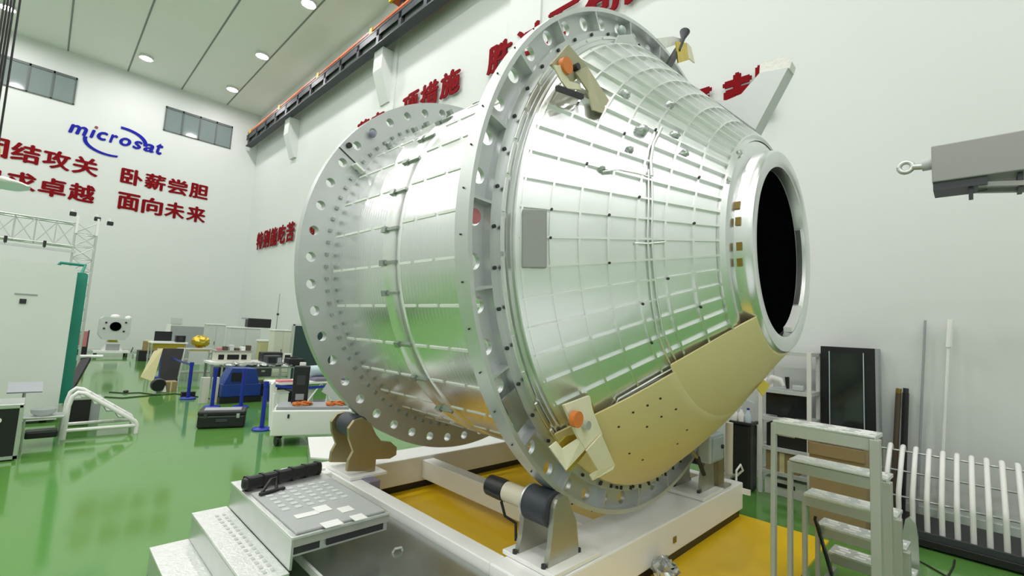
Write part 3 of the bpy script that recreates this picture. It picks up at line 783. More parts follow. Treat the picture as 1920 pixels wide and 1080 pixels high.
# curved galvanised guard beside the ladder
p0 = onz(1705, 1075, .0)
t = MB()
pts = [onx(x, y, 5.3) for x, y in ((1692, 1000), (1697, 975), (1706, 970), (1716, 982), (1721, 1010), (1724, 1060), (1726, 1095))]
zf = 0.0
for p in pts: pass
poly = pts+[Vector((5.3, pts[-1].y, 0.0)), Vector((5.3, onx(1692, 1000, 5.3).y, 0.0))]
t.prism(poly, (.05, 0, 0))
tag(t.build('wheel_guard', 'galv'), 'curved grey galvanised guard standing right of the ladder', 'guard')

# ------------------------------------------------------------------ right wall things
sh = thing('storage_shelf', (7.55, 1.85, 0), 'white metal storage shelf against the right wall behind the cone', 'shelf')
X0, X1, Ya, Yb_ = 7.25, 7.8, 1.55, 2.19
for x in (X0, X1-.04):
    for yv in (Ya, Yb_-.05):
        MB().bb(x, x+.04, yv, yv+.05, 0, 1.95).build('upright', 'white', sh)
for z in (.30, .62, 1.02, 1.40, 1.93):
    MB().bb(X0+.002, X1-.002, Ya+.002, Yb_-.002, z-.03, z+.02).build('shelf_board', 'ltgrey', sh)
def bx(name, m, x0, x1, y0, y1, z0, z1, label, cat, bev=.004, group=None, parts=()):
    if not parts:
        return tag(MB().bb(x0, x1, y0, y1, z0, z1, bev=bev).build(name, m), label, cat, group)
    t = thing(name, ((x0+x1)/2, (y0+y1)/2, z0), label, cat, group)
    MB().bb(x0, x1, y0, y1, z0, z1, bev=bev).build(name+'_body' if len(parts) else name, m, t)
    for pn, pm, d in parts: MB().bb(*d).build(pn, pm, t)
    return t
bx('monitor', 'black', 7.34, 7.42, 1.62, 2.12, 1.06, 1.36, 'black flat monitor on the middle board of the white shelf', 'monitor', parts=(('stand', 'black', (7.36, 7.48, 1.78, 1.98, 1.04, 1.07)), ('screen', 'dglass', (7.332, 7.342, 1.64, 2.10, 1.08, 1.34))))
t = thing('power_tool', (7.4, 1.95, 1.42), 'white hand tool lying on the upper board of the shelf', 'tool')
MB().tube([(7.36, 2.12, 1.50), (7.36, 2.04, 1.56), (7.36, 1.94, 1.54), (7.36, 1.90, 1.47)], [.05, .055, .05, .03], 12).build('tool_body', 'white', t, smooth=50)
MB().tube([(7.36, 1.86, 1.60), (7.36, 1.85, 1.44)], [.03, .02], 10).build('grip', 'black', t)
MB().bb(7.34, 7.44, 1.66, 1.80, 1.42, 1.50, bev=.02).build('battery', 'ltgrey', t)
bx('equipment_case', 'black', 7.3, 7.7, 1.62, 2.1, .64, .95, 'black equipment case on the second board of the shelf', 'case', parts=(('handle', 'galv', (7.285, 7.3, 1.75, 1.95, .80, .83)),))
bx('carton', 'brown', 7.28, 7.65, 1.70, 2.1, .32, .58, 'brown carton on the lowest board of the white shelf', 'carton', parts=(('tape', 'tarp', (7.275, 7.282, 1.87, 1.93, .32, .58)),))
bx('plastic_crate', 'white', 7.3, 7.7, 1.62, 2.12, .0, .22, 'white plastic crate on the floor under the shelf', 'crate', parts=(('handle_hole', 'black', (7.29, 7.302, 1.75, 2.0, .12, .17)),))
cb = thing('glass_cabinet', (7.72, 1.2, 0), 'tall black glass-door cabinet against the right wall', 'cabinet')
MB().bb(7.72, 7.97, .928, 1.535, 0, 2.055, bev=.006).build('cabinet_body', 'black', cb)
MB().bb(7.708, 7.722, 1.05, 1.43, .08, 1.97).build('door', 'dglass', cb)
MB().bb(7.702, 7.710, 1.045, 1.055, .06, 1.99).build('door_edge', 'ltblue', cb)
MB().bb(7.702, 7.710, 1.425, 1.435, .06, 1.99).build('door_edge', 'ltblue', cb)
MB().bb(7.71, 7.98, .90, .928, 0, 2.055).build('side_panel', 'grey', cb)
# carton open, behind the ladder
t = thing('open_carton', (6.75, .95, 0), 'open brown carton behind the ladder in front of the black cabinet', 'carton')
MB().bb(6.45, 7.0, .88, 1.40, 0, .86).build('carton_body', 'brown', t)
MB().bb(6.47, 6.98, .90, 1.38, .862, .87).build('opening', 'dbrown', t)
for d in ((6.43, 6.452, .88, 1.40, .80, .93), (6.45, 7.0, .865, .882, .80, .95), (6.45, 7.0, 1.398, 1.414, .80, .95)): MB().bb(*d).build('flap', 'brown', t)
# black bin with bottles
t = thing('waste_bin', (7.2, 2.35, 0), 'tall black bin standing at the end of the white frame', 'bin')
MB().bb(7.02, 7.34, 2.225, 2.48, 0, .90, bev=.03).build('bin_body', 'black', t)
MB().bb(7.0, 7.36, 2.205, 2.50, .90, .94, bev=.01).build('rim', 'black', t)
for i, (dx, dy, m_, lab) in enumerate(((7.08, 2.45, 'white', 'white bottle on the black bin, at the left'), (7.08, 2.36, 'white', 'white bottle on the black bin, in the middle'), (7.08, 2.27, 'ltblue', 'pale blue bottle on the black bin, at the right'))):
    t = thing('bottle', (dx, dy, .94), lab, 'bottle', 'bottles on the black bin')
    MB().lathe([(.001, .94), (.04, .94), (.042, 1.04), (.02, 1.08), (.016, 1.11)], (dx, dy), 'Z', 16).build('bottle_body', m_, t, smooth=40)
    MB().cyl((dx, dy, 1.11), (dx, dy, 1.135), .018, 12).build('cap', 'post' if i == 2 else 'ltgrey', t)
o = MB(); o.prism([(7.24, 2.24, .94), (7.24, 2.46, .94), (7.24, 2.44, 1.16), (7.24, 2.36, 1.23), (7.24, 2.25, 1.20)], (.03, 0, 0))
tag(o.build('plastic_sheet', 'ltgrey'), 'grey plastic sheet standing behind the bottles on the bin', 'plastic sheet')
# hoop rack
rk = thing('hoop_rack', (7.2, .2, 0), 'rack of bent white tubes on a black base along the right wall', 'rack')
MB().bb(6.72, 7.7, -1.6, .86, .02, .10, bev=.01).build('base', 'black', rk)
MB().bb(6.74, 6.78, -1.6, .86, .10, .16).build('base_edge', 'rail', rk)
tb = None
for k in range(20):
    yv = .76-.117*k
    if tb is None:
        tb = MB().tube([(6.88, yv, .10), (6.88, yv, .42), (6.89, yv, .46), (6.93, yv, .51), (7.36, yv, .86), (7.42, yv, .90), (7.48, yv, .90), (7.52, yv, .86)], .025, 10).build('hoop', 'white', rk, smooth=50); y0 = yv
    else:
        c = tb.copy(); COL.objects.link(c); c.location = (0, yv-y0, 0)
for x, z in ((7.50, .84), (7.52, .60), (7.52, .30)): MB().tube([(x, -1.6, z), (x, .86, z)], .012, 8).build('rail', 'galv', rk)
for yv in (.84, -.4, -1.58): MB().tube([(7.52, yv, .1), (7.52, yv, .86)], .014, 8).build('upright', 'galv', rk)
# poles leaning on the wall
t = thing('lamp_pole', (7.9, .3, 0), 'thin white pole with a thicker top leaning on the wall behind the tube rack', 'pole')
MB().tube([(7.78, .36, 0), (7.88, .225, 2.14)], .016, 8).build('shaft', 'white', t)
MB().tube([(7.88, .225, 2.12), (7.895, .20, 2.46)], .030, 10).build('head', 'white', t)
tag(MB().tube([(7.84, .56, 0), (7.95, .44, 2.45)], .014, 8).build('grey_rod', 'grey'), 'thin grey rod leaning on the wall left of the white pole', 'rod')
for i, (a, b, m_, lab) in enumerate((((7.76, .79, 0), (7.9, .715, 1.5), 'dbrown', 'brown-topped dark pole leaning by the black cabinet'), ((7.76, .70, 0), (7.92, .645, 1.51), 'black', 'black pole leaning right of the brown-topped one'))):
    t = thing('leaning_pole', a, lab, 'pole', 'dark poles leaning on the wall')
    MB().tube([a, b], .035 if i else .03, 8).build('shaft', m_, t)
    MB().tube([b, Vector(b)+(Vector(b)-Vector(a)).normalized()*.06], .03, 8).build('tip', 'tagb' if i == 0 else 'bolt', t)
t = MB(); P = [onz(1700, 1040, .006), onz(1735, 1058, .006), onz(1765, 1075, .006), onz(1800, 1095, .006), onz(1840, 1100, .006)]
t.tube(P, .008, 6); t.tube([onz(1775, 1085, .006), onz(1788, 1062, .006), onz(1790, 1050, .006)], .008, 6)
tag(t.build('floor_cable', 'cable'), 'black cable on the green floor before the tube rack', 'cable')
# boom of a lifting jig reaching in from the right
BX = 5.6; k_ = BX/4.5
bo = thing('jib_boom', (BX, -.1, 3.5), 'grey box-section jib boom reaching in at the right edge with a hook eye', 'boom')
zt = lambda z: HC+(z-HC)*k_
y0b, y1b = .19*k_, -1.1
MB().bb(BX, BX+.34, y1b, y0b, zt(3.27), zt(3.545), bev=.01).build('beam', 'gbox', bo)
MB().bb(BX+.02, BX+.30, y0b-.005-.35, y0b-.005, zt(3.21), zt(3.27)).build('underframe', 'rail', bo)
MB().bar((BX+.06, y0b-.3, zt(3.22)), (BX+.06, y1b, zt(3.10)), .05, .04).bar((BX+.26, y0b-.3, zt(3.22)), (BX+.26, y1b, zt(3.10)), .05, .04).build('lower_strut', 'gbox', bo)
for yv in (y0b-.25, y0b-.55): MB().bb(BX+.05, BX+.28, yv-.015, yv+.015, zt(3.16), zt(3.27)).build('web_plate', 'rail', bo)
MB().tube([(BX+.12, y0b, zt(3.44)), (BX+.12, y0b+.07, zt(3.44))], .055, 14).build('boom_nose', 'ltgrey', bo, smooth=40)
MB().tube([(BX+.12, y0b+.06, zt(3.43)), (BX+.12, y0b+.14, zt(3.44))], .03, 12).build('pin', 'galv', bo, smooth=40)
n = 18; MB().tube([(BX+.12, y0b+.19+.05*math.cos(2*PI*k/n), zt(3.445)+.05*math.sin(2*PI*k/n)) for k in range(n+1)], .022, 10, cap=False).build('eye', 'galv', bo, smooth=60)
# boom column standing outside the frame on the floor
MB().bb(BX-.02, BX+.36, y1b-.36, y1b, 0, zt(3.6), bev=.01).build('column', 'gbox', bo)

# plastic wrap at the bottom
o = MB(); p = onz(1225, 1075, .05); o.ball((p.x, p.y-.1, .11), .11, (1, .8, .8), 18, .03)
tag(o.build('plastic_wrap', 'wrap', smooth=20), 'crumpled clear plastic wrap on the yellow floor plate', 'plastic wrap')
o = MB(); o.tube([onz(1185, 1078, .03), onz(1200, 1062, .035), onz(1222, 1058, .03), onz(1250, 1072, .03)], .007, 6)
tag(o.build('wire_loop', 'cable'), 'thin dark wire looped by the plastic wrap', 'wire')

# ------------------------------------------------------------------ left side
wc = thing('white_container', (-1.0, 12.2, 0), 'big white film-covered container with a green frame at the left edge', 'container')
def rprism(x0, x1, z0, z1, r, y0, y1):
    pr = [(x0, z0), (x1, z0)]+[(x1-r+r*math.cos(R_(t)), z1-r+r*math.sin(R_(t))) for t in range(0, 91, 15)]+[(x0, z1)]
    return MB().prism([(x, y0, z) for x, z in pr], (0, y1-y0, 0))
rprism(-2.6, .41, .05, 2.73, .12, 11.4, 11.9).build('cover', 'whitec', wc, smooth=40)
rprism(-2.5, .58, .25, 2.66, .05, 11.9, 13.6).build('frame_body', 'green', wc)
MB().bb(-.25, -.17, 11.385, 11.40, 2.02, 2.10).build('latch', 'bolt', wc)
MB().bb(-.32, -.05, 11.388, 11.40, 2.17, 2.19).build('label_strip', 'grey', wc)
st_ = MB().tube([(.50, 12.4, 2.66), (.55, 12.6, 2.85), (.2, 12.7, 2.86), (.1, 12.7, 2.68)], .03, 8).build('top_strap', 'green', wc)
for x in (-2.3, -1, .25): MB().cyl((x, 11.7, 0), (x, 11.7, .06), .05, 12).build('castor', 'black', wc)
# flight case
fc = thing('flight_case', (-.45, 9.1, 0), 'black flight case with aluminium edges at the lower left edge', 'case')
MB().bb(-1.0, -.02, 8.85, 9.4, .03, .68, bev=.01).build('case_body', 'black', fc)
MB().bb(-1.02, 0.0, 8.83, 9.42, .66, .72, bev=.01).build('lid', 'galv', fc)
for a in ((-.04, 0.0, 8.83, 8.87, .02, .70), (-.04, 0, 9.38, 9.42, .02, .70), (-1.0, 0, 8.83, 8.87, .02, .06)): MB().bb(*a).build('edge_trim', 'galv', fc)
MB().cyl((-.22, 8.846, .52), (-.22, 8.83, .52), .035, 14).build('lock', 'strip', fc)
t = thing('document_tray', (-.05, 9.75, 0), 'grey sheet tray on a stand behind the flight case', 'tray')
MB().box((-.02, 9.9, .80), (.36, .3, .02), Matrix.Rotation(R_(22), 3, 'X')).build('sheet', 'grey', t)
MB().tube([(-.05, 10.0, 0), (-.02, 9.95, .79)], .02, 8).build('stand', 'galv', t)
t = thing('steel_stool', (.2, 9.6, 0), 'low steel stool with a clear bowl between flight case and white ladder', 'stool')
MB().bb(.0, .42, 9.45, 9.8, .40, .43, bev=.005).build('seat', 'galv', t)
for x in (.02, .40):
    for yv in (9.47, 9.78): MB().tube([(x, yv, 0), (x, yv, .4)], .014, 8).build('leg', 'galv', t)
MB().bb(.04, .38, 9.5, 9.75, .12, .22, bev=.02).build('lower_tray', 'black', t)
o = MB().lathe([(.09, .432), (.13, .47), (.14, .52), (.13, .52), (.12, .47), (.05, .445)], (.2, 9.62), 'Z', 20)
tag(o.build('bowl', 'film', smooth=50), 'clear bowl on the low steel stool', 'bowl')
# white step ladder
wl = thing('white_step_ladder', (.85, 10.1, 0), 'white folding step ladder standing beside the big white container', 'ladder')
for yv in (9.88, 10.42):
    MB().tube([(.46, yv, 0), (.47, yv, .5), (.50, yv, .64), (.56, yv, .70), (.64, yv, .68), (1.30, yv, .20), (1.33, yv, .14), (1.33, yv, 0)], .032, 10).build('side_frame', 'white', wl, smooth=50)
    MB().tube([(.47, yv, .13), (1.33, yv, .13)], .028, 10).build('base_bar', 'white', wl, smooth=50)
for f in (.08, .33, .58, .83):
    x = .66+.64*f; z = .665-.465*f
    MB().box((x-.03, 10.15, z-.01), (.15, .52, .025)).build('tread', 'galv', wl)
MB().tube([(.47, 9.88, .13), (.47, 10.42, .13)], .024, 8).tube([(1.31, 9.88, .13), (1.31, 10.42, .13)], .024, 8).build('cross_bar', 'white', wl)
bx('speaker_box', 'black', .52, .80, 10.9, 11.25, 0, .44, 'black box behind the white step ladder', 'box', parts=(('side_panel', 'grey', (.80, .93, 10.92, 11.24, 0, .43)), ('lid_rim', 'galv', (.51, .94, 10.89, 11.26, .44, .47))))
t = thing('inclined_arm', (.7, 14.9, 0), 'black inclined arm with a white roll at its top beside the container', 'arm')
MB().bar((.62, 14.6, .02), (.93, 15.3, .80), .16, .09).build('arm_body', 'black', t)
MB().cyl((.80, 15.3, .84), (1.22, 15.3, .84), .045, 14).build('roll', 'white', t, smooth=40)
MB().bb(.45, .75, 14.4, 14.8, 0, .10).build('foot', 'black', t)

# truss gantry
tg = thing('truss_gantry', (.78, 20, 0), 'aluminium truss gantry with spotlights behind the white container', 'truss')
def truss(p, q, w, h, nb, name):
    p = Vector(p); q = Vector(q); d = (q-p).normalized(); a = Vector((0, 1, 0)); b_ = d.cross(a).normalized()
    m = MB(); C = [a*w/2+b_*h/2, a*w/2-b_*h/2, -a*w/2-b_*h/2, -a*w/2+b_*h/2]
    for c in C: m.tube([p+c, q+c], .026, 6)
    m2 = MB()
    for k in range(nb):
        s0 = p+(q-p)*k/nb; s1 = p+(q-p)*(k+1)/nb
        for i in range(4):
            j = (i+1) % 4
            m2.tube([s0+C[i], s1+C[j]] if k % 2 == 0 else [s0+C[j], s1+C[i]], .014, 5)
            m2.tube([s0+C[i], s0+C[j]], .014, 5)
    m.build(name+'_chords', 'truss', tg); m2.build(name+'_lacing', 'truss', tg)
truss((.78, 20, 0), (.78, 20, 4.72), .45, .5, 12, 'tower')
truss((.53, 20, 4.25), (-6.5, 20, 4.25), .45, .72, 16, 'beam')
MB().bar((.6, 19.75, 3.72), (-6.5, 19.75, 3.72), .05, .07).build('lower_bar', 'truss', tg)
for x, z, m_ in ((.42, 4.92, 'black'), (1.0, 4.88, 'black'), (1.32, 4.80, 'black')):
    sl = MB().box((x, 20, z), (.16, .2, .12), None, .02).build('spotlight', 'black', tg)
    MB().tube([(x, 20, z+.05), (x, 20, z+.16)], .05, 8).build('housing', 'white', sl)
for x in (.54, 1.02): MB().bb(x-.03, x+.03, 19.7, 19.76, 4.3, 4.85).build('end_plate', 'white', tg)
MB().bb(.4, 1.2, 19.6, 20.4, 0, .04).build('base_plate', 'galv', tg)
for x in (-.1, -.9, -1.7): MB().tube([(x, 19.76, 3.72), (x, 19.76, 3.95)], .04, 6).build('bracket', 'bolt', tg)

# satellite model on a trolley by the back wall
sa = thing('satellite_model', (2.4, 26.6, 0), 'grey boxy satellite on a white trolley at the back wall', 'satellite')
MB().prism([(1.86, 26.2, .92), (2.02, 26.2, .72), (2.72, 26.2, .72), (2.88, 26.2, .95), (2.88, 26.2, 1.62), (1.98, 26.2, 1.70), (1.86, 26.2, 1.60)], (0, .9, 0)).build('satellite_body', 'ltgrey', sa)
MB().cyl((2.37, 26.2, 1.30), (2.37, 26.17, 1.30), .19, 24).build('aperture', 'dark', sa)
for x, z in ((2.05, 1.45), (2.0, 1.2), (2.7, 1.48), (2.66, 1.1)): MB().cyl((x, 26.2, z), (x, 26.17, z), .04, 10).build('fitting', 'bolt', sa)
MB().ball((2.35, 26.5, 1.72), .14, (1.2, 1, .7)).ball((2.78, 26.4, 1.68), .12, (1, 1, .8)).build('antenna', 'white', sa, smooth=60)
MB().bb(2.2, 2.5, 26.3, 26.8, .62, .72).build('adapter', 'gold', sa)
MB().prism([(2.02, 26.3, .25), (2.72, 26.3, .25), (2.55, 26.3, .64), (2.18, 26.3, .64)], (0, .5, 0)).build('pedestal', 'white', sa)
MB().bb(2.15, 2.6, 26.28, 26.31, .28, .55).build('pedestal_plate', 'grey', sa)
MB().bb(1.75, 2.95, 26.1, 27.0, .17, .25).build('trolley', 'white', sa)
for x in (1.85, 2.85):
    for yv in (26.2, 26.9): MB().cyl((x-.03, yv, .085), (x+.03, yv, .085), .085, 12).build('castor', 'black', sa)
MB().tube([(3.0, 26.2, .2), (3.05, 26.2, .42)], .02, 6).build('tow_bar', 'bolt', sa)
bx('packing_roll', 'white', 3.1, 3.45, 26.3, 26.5, 0, .1, 'short white packing roll on the floor right of the satellite', 'roll', parts=(('end_band', 'ltgrey', (3.1, 3.13, 26.29, 26.51, 0, .105)),))
t = thing('equipment_rack', (1.3, 26.5, 0), 'small dark rack with red cloth left of the satellite', 'rack')
MB().bb(1.0, 1.55, 26.3, 26.34, .3, 1.05).build('back_board', 'pink', t)
for x in (1.0, 1.55): MB().tube([(x, 26.28, 0), (x, 26.28, 1.1)], .025, 6).build('post', 'rail', t)
MB().bb(1.02, 1.53, 26.1, 26.5, .08, .42).build('unit', 'black', t)
bx('wooden_crate', 'black', 3.0, 3.75, 24.0, 24.6, 0, .42, 'dark crate with a brown carton on it right of the satellite', 'crate', parts=(('label', 'purple', (3.25, 3.5, 23.99, 24.0, .12, .3)),))
bx('carton', 'brown', 3.15, 3.6, 24.1, 24.5, .42, .80, 'brown carton on the dark crate by the back wall', 'carton', parts=(('flap', 'tarp', (3.2, 3.55, 24.15, 24.45, .80, .84)),))

# ------------------------------------------------------------------ equipment in the middle distance
# desk with laptop
t = thing('work_desk', (2.95, 18.2, 0), 'small white work desk with yellow tray left of the grey partition', 'desk')
MB().bb(2.5, 3.45, 17.9, 18.5, 1.05, 1.09).build('desk_top', 'white', t)
MB().bb(2.55, 3.4, 17.95, 18.45, .9, 1.05).build('drawer', 'gold', t)
for x in (2.54, 3.41):
    for yv in (17.94, 18.46): MB().tube([(x, yv, 0), (x, yv, 1.05)], .025, 6).build('leg', 'galv', t)
t = thing('laptop', (2.85, 18.2, 1.09), 'open laptop on the small white desk', 'laptop')
MB().box((2.85, 18.15, 1.10), (.45, .3, .02)).build('keyboard', 'ltgrey', t)
MB().box((2.85, 18.34, 1.26), (.45, .02, .30)).build('screen', 'black', t)
# yellow sheet on an easel
t = thing('display_board', (2.6, 16.1, 0), 'black display board half covered by a pale yellow sheet', 'board')
MB().prism([(2.52, 16.0, .15), (2.92, 16.0, .12), (3.05, 16.25, 1.0), (2.55, 16.25, 1.0)], (0, .05, 0)).build('board', 'black', t)
MB().prism([(2.10, 15.95, .25), (2.38, 15.93, .12), (2.55, 16.2, 1.0), (2.35, 16.2, .92)], (0, .05, 0)).build('sheet', 'tarp', t)
MB().tube([(2.95, 16.0, 0), (3.08, 16.28, 1.02)], .02, 6).tube([(2.6, 16.5, 0), (2.7, 16.25, .95)], .02, 6).build('leg', 'galv', t)
# floor fan and carton
t = thing('floor_fan', (2.35, 14.6, 0), 'round black floor fan on the green floor by the blue posts', 'fan')
MB().lathe([(.0, -.0), (.14, .0), (.165, .06), (.165, .12), (.13, .18), (0.0, .18)], (2.3, .19), 'Y', 24).build('fan_drum', 'black', t, smooth=40)
for o in t.children: o.location = (0, 14.55, 0)
MB().prism([(2.38, 14.5, .02), (2.46, 14.5, .02), (2.43, 14.5, .18)], (0, .1, 0)).build('foot', 'white', t)
bx('carton', 'brown', 2.45, 2.72, 14.75, 15.1, 0, .24, 'small brown carton right of the black floor fan', 'carton', parts=(('tape', 'tarp', (2.57, 2.6, 14.745, 14.752, 0, .24)),))
# cart with white panel
t = thing('instrument_cart', (3.45, 17.0, 0), 'tubular cart carrying a light grey panel behind the blue posts', 'cart')
for x in (3.08, 3.9):
    for yv in (16.8, 17.3): MB().tube([(x, yv, .05), (x, yv, .95)], .02, 6).build('post', 'galv', t)
for z in (.25, .62, .95): MB().bb(3.06, 3.92, 16.78, 17.32, z-.015, z+.015).build('shelf', 'galv', t)
MB().bb(3.28, 3.78, 16.75, 16.78, .5, .9).build('panel', 'ltgrey', t)
for x in (3.08, 3.9): MB().cyl((x-.02, 16.8, .045), (x+.02, 16.8, .045), .045, 10).build('castor', 'black', t)
# partition and cabinets
bx('grey_partition', 'grey', 3.95, 5.65, 24.0, 24.08, 0, 1.48, 'grey partition panel standing before the back wall', 'partition', parts=(('edge_post', 'white', (3.80, 3.95, 23.98, 24.1, 0, 1.55)), ('foot', 'galv', (4.2, 4.3, 23.8, 24.3, 0, .04)), ('foot', 'galv', (5.2, 5.3, 23.8, 24.3, 0, .04))))
tag(MB().bb(4.85, 5.35, YB-.02, YB-.002, 1.45, 1.76).build('wall_notice', 'ltgrey'), 'pale notice board low on the back wall above the partition', 'notice board')
for i, (x0, x1, y0, z1, m_, nm, lab) in enumerate((
        (4.9, 5.55, 22.3, 1.62, 'ltgrey', 'storage_cabinet', 'pale grey cabinet right of the grey partition'),
        (5.15, 6.2, 20.0, 1.58, 'ltgrey', 'storage_cabinet', 'wide pale grey cabinet beneath the black printer'),
        (6.06, 6.68, 18.0, 1.58, 'creamc', 'storage_cabinet', 'cream cabinet between the olive locker and the dark glass screen'))):
    bx(nm, m_, x0, x1, y0, y0+.55, 0, z1, lab, 'cabinet', group='pale cabinets along the right wall', parts=(('door', m_, (x0+.02, (x0+x1)/2-.01, y0-.015, y0, .08, z1-.05)), ('door', m_, ((x0+x1)/2+.01, x1-.02, y0-.015, y0, .08, z1-.05)), ('top_board', 'white', (x0-.02, x1+.02, y0-.03, y0+.57, z1, z1+.04)), ('handle', 'bolt', ((x0+x1)/2-.05, (x0+x1)/2-.03, y0-.03, y0-.015, z1*.5, z1*.58))))
bx('tool_locker', 'olive', 5.93, 6.25, 19.0, 19.4, 0, 1.14, 'short olive yellow locker between the pale cabinets', 'locker', parts=(('locker_lid', 'white', (5.9, 6.3, 18.98, 19.42, 1.14, 1.19)), ('door', 'olive', (5.95, 6.23, 18.985, 19.0, .05, 1.1))))
bx('printer', 'black', 5.75, 6.6, 20.1, 20.5, 1.625, 1.98, 'black printer on top of the wide pale cabinet', 'printer', bev=.03, parts=(('paper_tray', 'grey', (5.6, 5.8, 20.15, 20.45, 1.93, 1.99)),))
bx('glass_screen', 'gunmetal', 6.0, 7.3, 16.0, 16.06, .05, 1.82, 'dark green glass screen partly behind the rear flange', 'screen', parts=(('screen_post', 'galv', (5.93, 6.0, 15.98, 16.08, 0, 1.86)), ('top_rail', 'ltgrey', (5.93, 7.3, 15.98, 16.08, 1.82, 1.88))))
t = thing('antenna_mast', (6.85, 20.3, 0), 'thin grey mast on a stand before the right wall', 'mast')
MB().tube([(6.87, 20.3, 0), (6.87, 20.3, 3.05)], .016, 6).build('mast', 'grey', t)
MB().box((6.87, 20.28, 2.2), (.08, .06, .08)).build('sensor', 'bolt', t)
MB().bb(6.7, 7.05, 20.1, 20.5, 0, .04).build('foot', 'galv', t)
# long bench with instruments
t = thing('workbench', (4.5, 15.2, 0), 'long white workbench with a row of instruments in the middle distance', 'bench')
MB().bb(3.45, 5.6, 14.9, 15.7, .66, .72).build('bench_top', 'white', t)
for x in (3.5, 4.5, 5.55):
    for yv in (14.95, 15.65): MB().bb(x-.03, x+.03, yv-.03, yv+.03, 0, .66).build('leg', 'galv', t)
MB().bb(3.5, 5.55, 15.0, 15.6, .25, .29).build('under_shelf', 'sheet', t)
bx('test_console', 'creamc', 3.6, 4.5, 15.1, 15.5, .72, 1.0, 'long cream test console with dark windows on the workbench', 'console', parts=(('display', 'black', (3.66, 3.80, 15.09, 15.1, .78, .92)), ('display', 'black', (3.88, 4.18, 15.09, 15.1, .78, .92)), ('display', 'black', (4.24, 4.38, 15.09, 15.1, .78, .92)), ('console_top', 'galv', (3.58, 4.52, 15.08, 15.52, 1.0, 1.03))))
for i in range(6):
    x = 3.65+.15*i
    o = MB().bb(x, x+.11, 15.2, 15.4, 1.03, 1.10+.04*(i % 3), bev=.01).build('instrument', ('pink', 'dbrown', 'ltgrey', 'dbrown', 'white', 'dbrown')[i])
    tag(o, ('red instrument at the left end of the console top', 'brown instrument second from the left on the console top', 'pale grey instrument third on the console top', 'brown instrument right of the pale grey one on the console', 'white instrument fifth on the console top', 'brown instrument at the right end of the console top')[i], 'instrument', 'instruments on the console')
bx('power_supply', 'black', 4.78, 5.35, 15.0, 15.4, .72, 1.0, 'bulky black power supply at the right end of the workbench', 'power supply', bev=.03, parts=(('front_grille', 'bolt', (4.85, 5.3, 14.99, 15.0, .77, .95)),))
bx('monitor', 'white', 5.36, 5.58, 14.95, 15.0, .74, .98, 'small white framed monitor right of the black power supply', 'monitor', parts=(('screen', 'black', (5.39, 5.55, 14.94, 14.952, .80, .93)),))
# gold foil model
t = thing('foil_model', (3.9, 18.2, 0), 'gold foil wrapped satellite model on a stand', 'satellite model')
o = MB(); o.ball((3.85, 18.2, 1.12), .26, (1, .9, .75), 18, .03); o.build('foil_body', 'gold', t, smooth=20)
MB().bb(3.6, 4.1, 18.0, 18.4, .78, .90).build('foil_base', 'gold', t)
MB().bb(3.55, 4.15, 17.95, 18.45, .72, .78).build('stand_top', 'galv', t)
for x in (3.6, 4.1):
    for yv in (18.0, 18.4): MB().tube([(x, yv, 0), (x, yv, .72)], .02, 6).build('leg', 'galv', t)
bx('camera_unit', 'black', 3.15, 3.4, 18.05, 18.3, 1.09, 1.30, 'small black camera unit on the right of the small desk', 'camera', parts=(('lens', 'bolt', (3.22, 3.32, 18.0, 18.05, 1.15, 1.25)),))
# second lower table with grey sheet
t = thing('assembly_table', (5.0, 13.4, 0), 'low table under a crumpled grey sheet in front of the workbench', 'table')
MB().bb(3.4, 5.3, 13.0, 13.8, .72, .76).build('table_top', 'sheet', t)
for x in (3.45, 5.25):
    for yv in (13.05, 13.75): MB().tube([(x, yv, 0), (x, yv, .72)], .025, 6).build('leg', 'galv', t)
o = MB()
for k in range(14): o.ball((3.5+.13*k, 13.3+.1*math.sin(k*1.7), .79+.02*math.sin(k*2.3)), .12, (1.1, 1.6, .45), 10, .012)
tag(o.build('grey_sheet', 'sheet', smooth=30), 'crumpled dark grey sheet spread over the low table', 'sheet')
# blue covered equipment
t = thing('blue_equipment_box', (3.5, 12.6, 0), 'blue equipment box behind the black case, with dark netting on top', 'equipment box')
MB().bb(3.12, 3.96, 12.3, 12.9, .14, .44, bev=.02).build('box_body', 'bluec', t)
MB().prism([(3.15, 12.3, .44), (3.9, 12.3, .44), (3.82, 12.3, .78), (3.3, 12.3, .80)], (0, .5, 0)).build('cover', 'bluec', t)
MB().bb(3.3, 3.55, 12.28, 12.30, .5, .7).build('net', 'black', t)
MB().bb(3.1, 3.98, 12.28, 12.92, .0, .14).build('plinth', 'black', t)
for i, (px0, px1, lab) in enumerate(((380, 398, 'beige upright panel left of the blue box'), (402, 415, 'beige upright panel right beside the blue post'))):
    a = ony(px0, 708, 12.5); b = ony(px1, 748, 12.5)
    bx('side_panel', 'creamc', a.x, max(b.x-.08, a.x+.1), 12.5, 12.6, 0.0, a.z, lab, 'panel', group='beige upright panels', parts=(('panel_edge', 'ltgrey', (a.x-.015, a.x, 12.49, 12.61, 0, a.z)),))
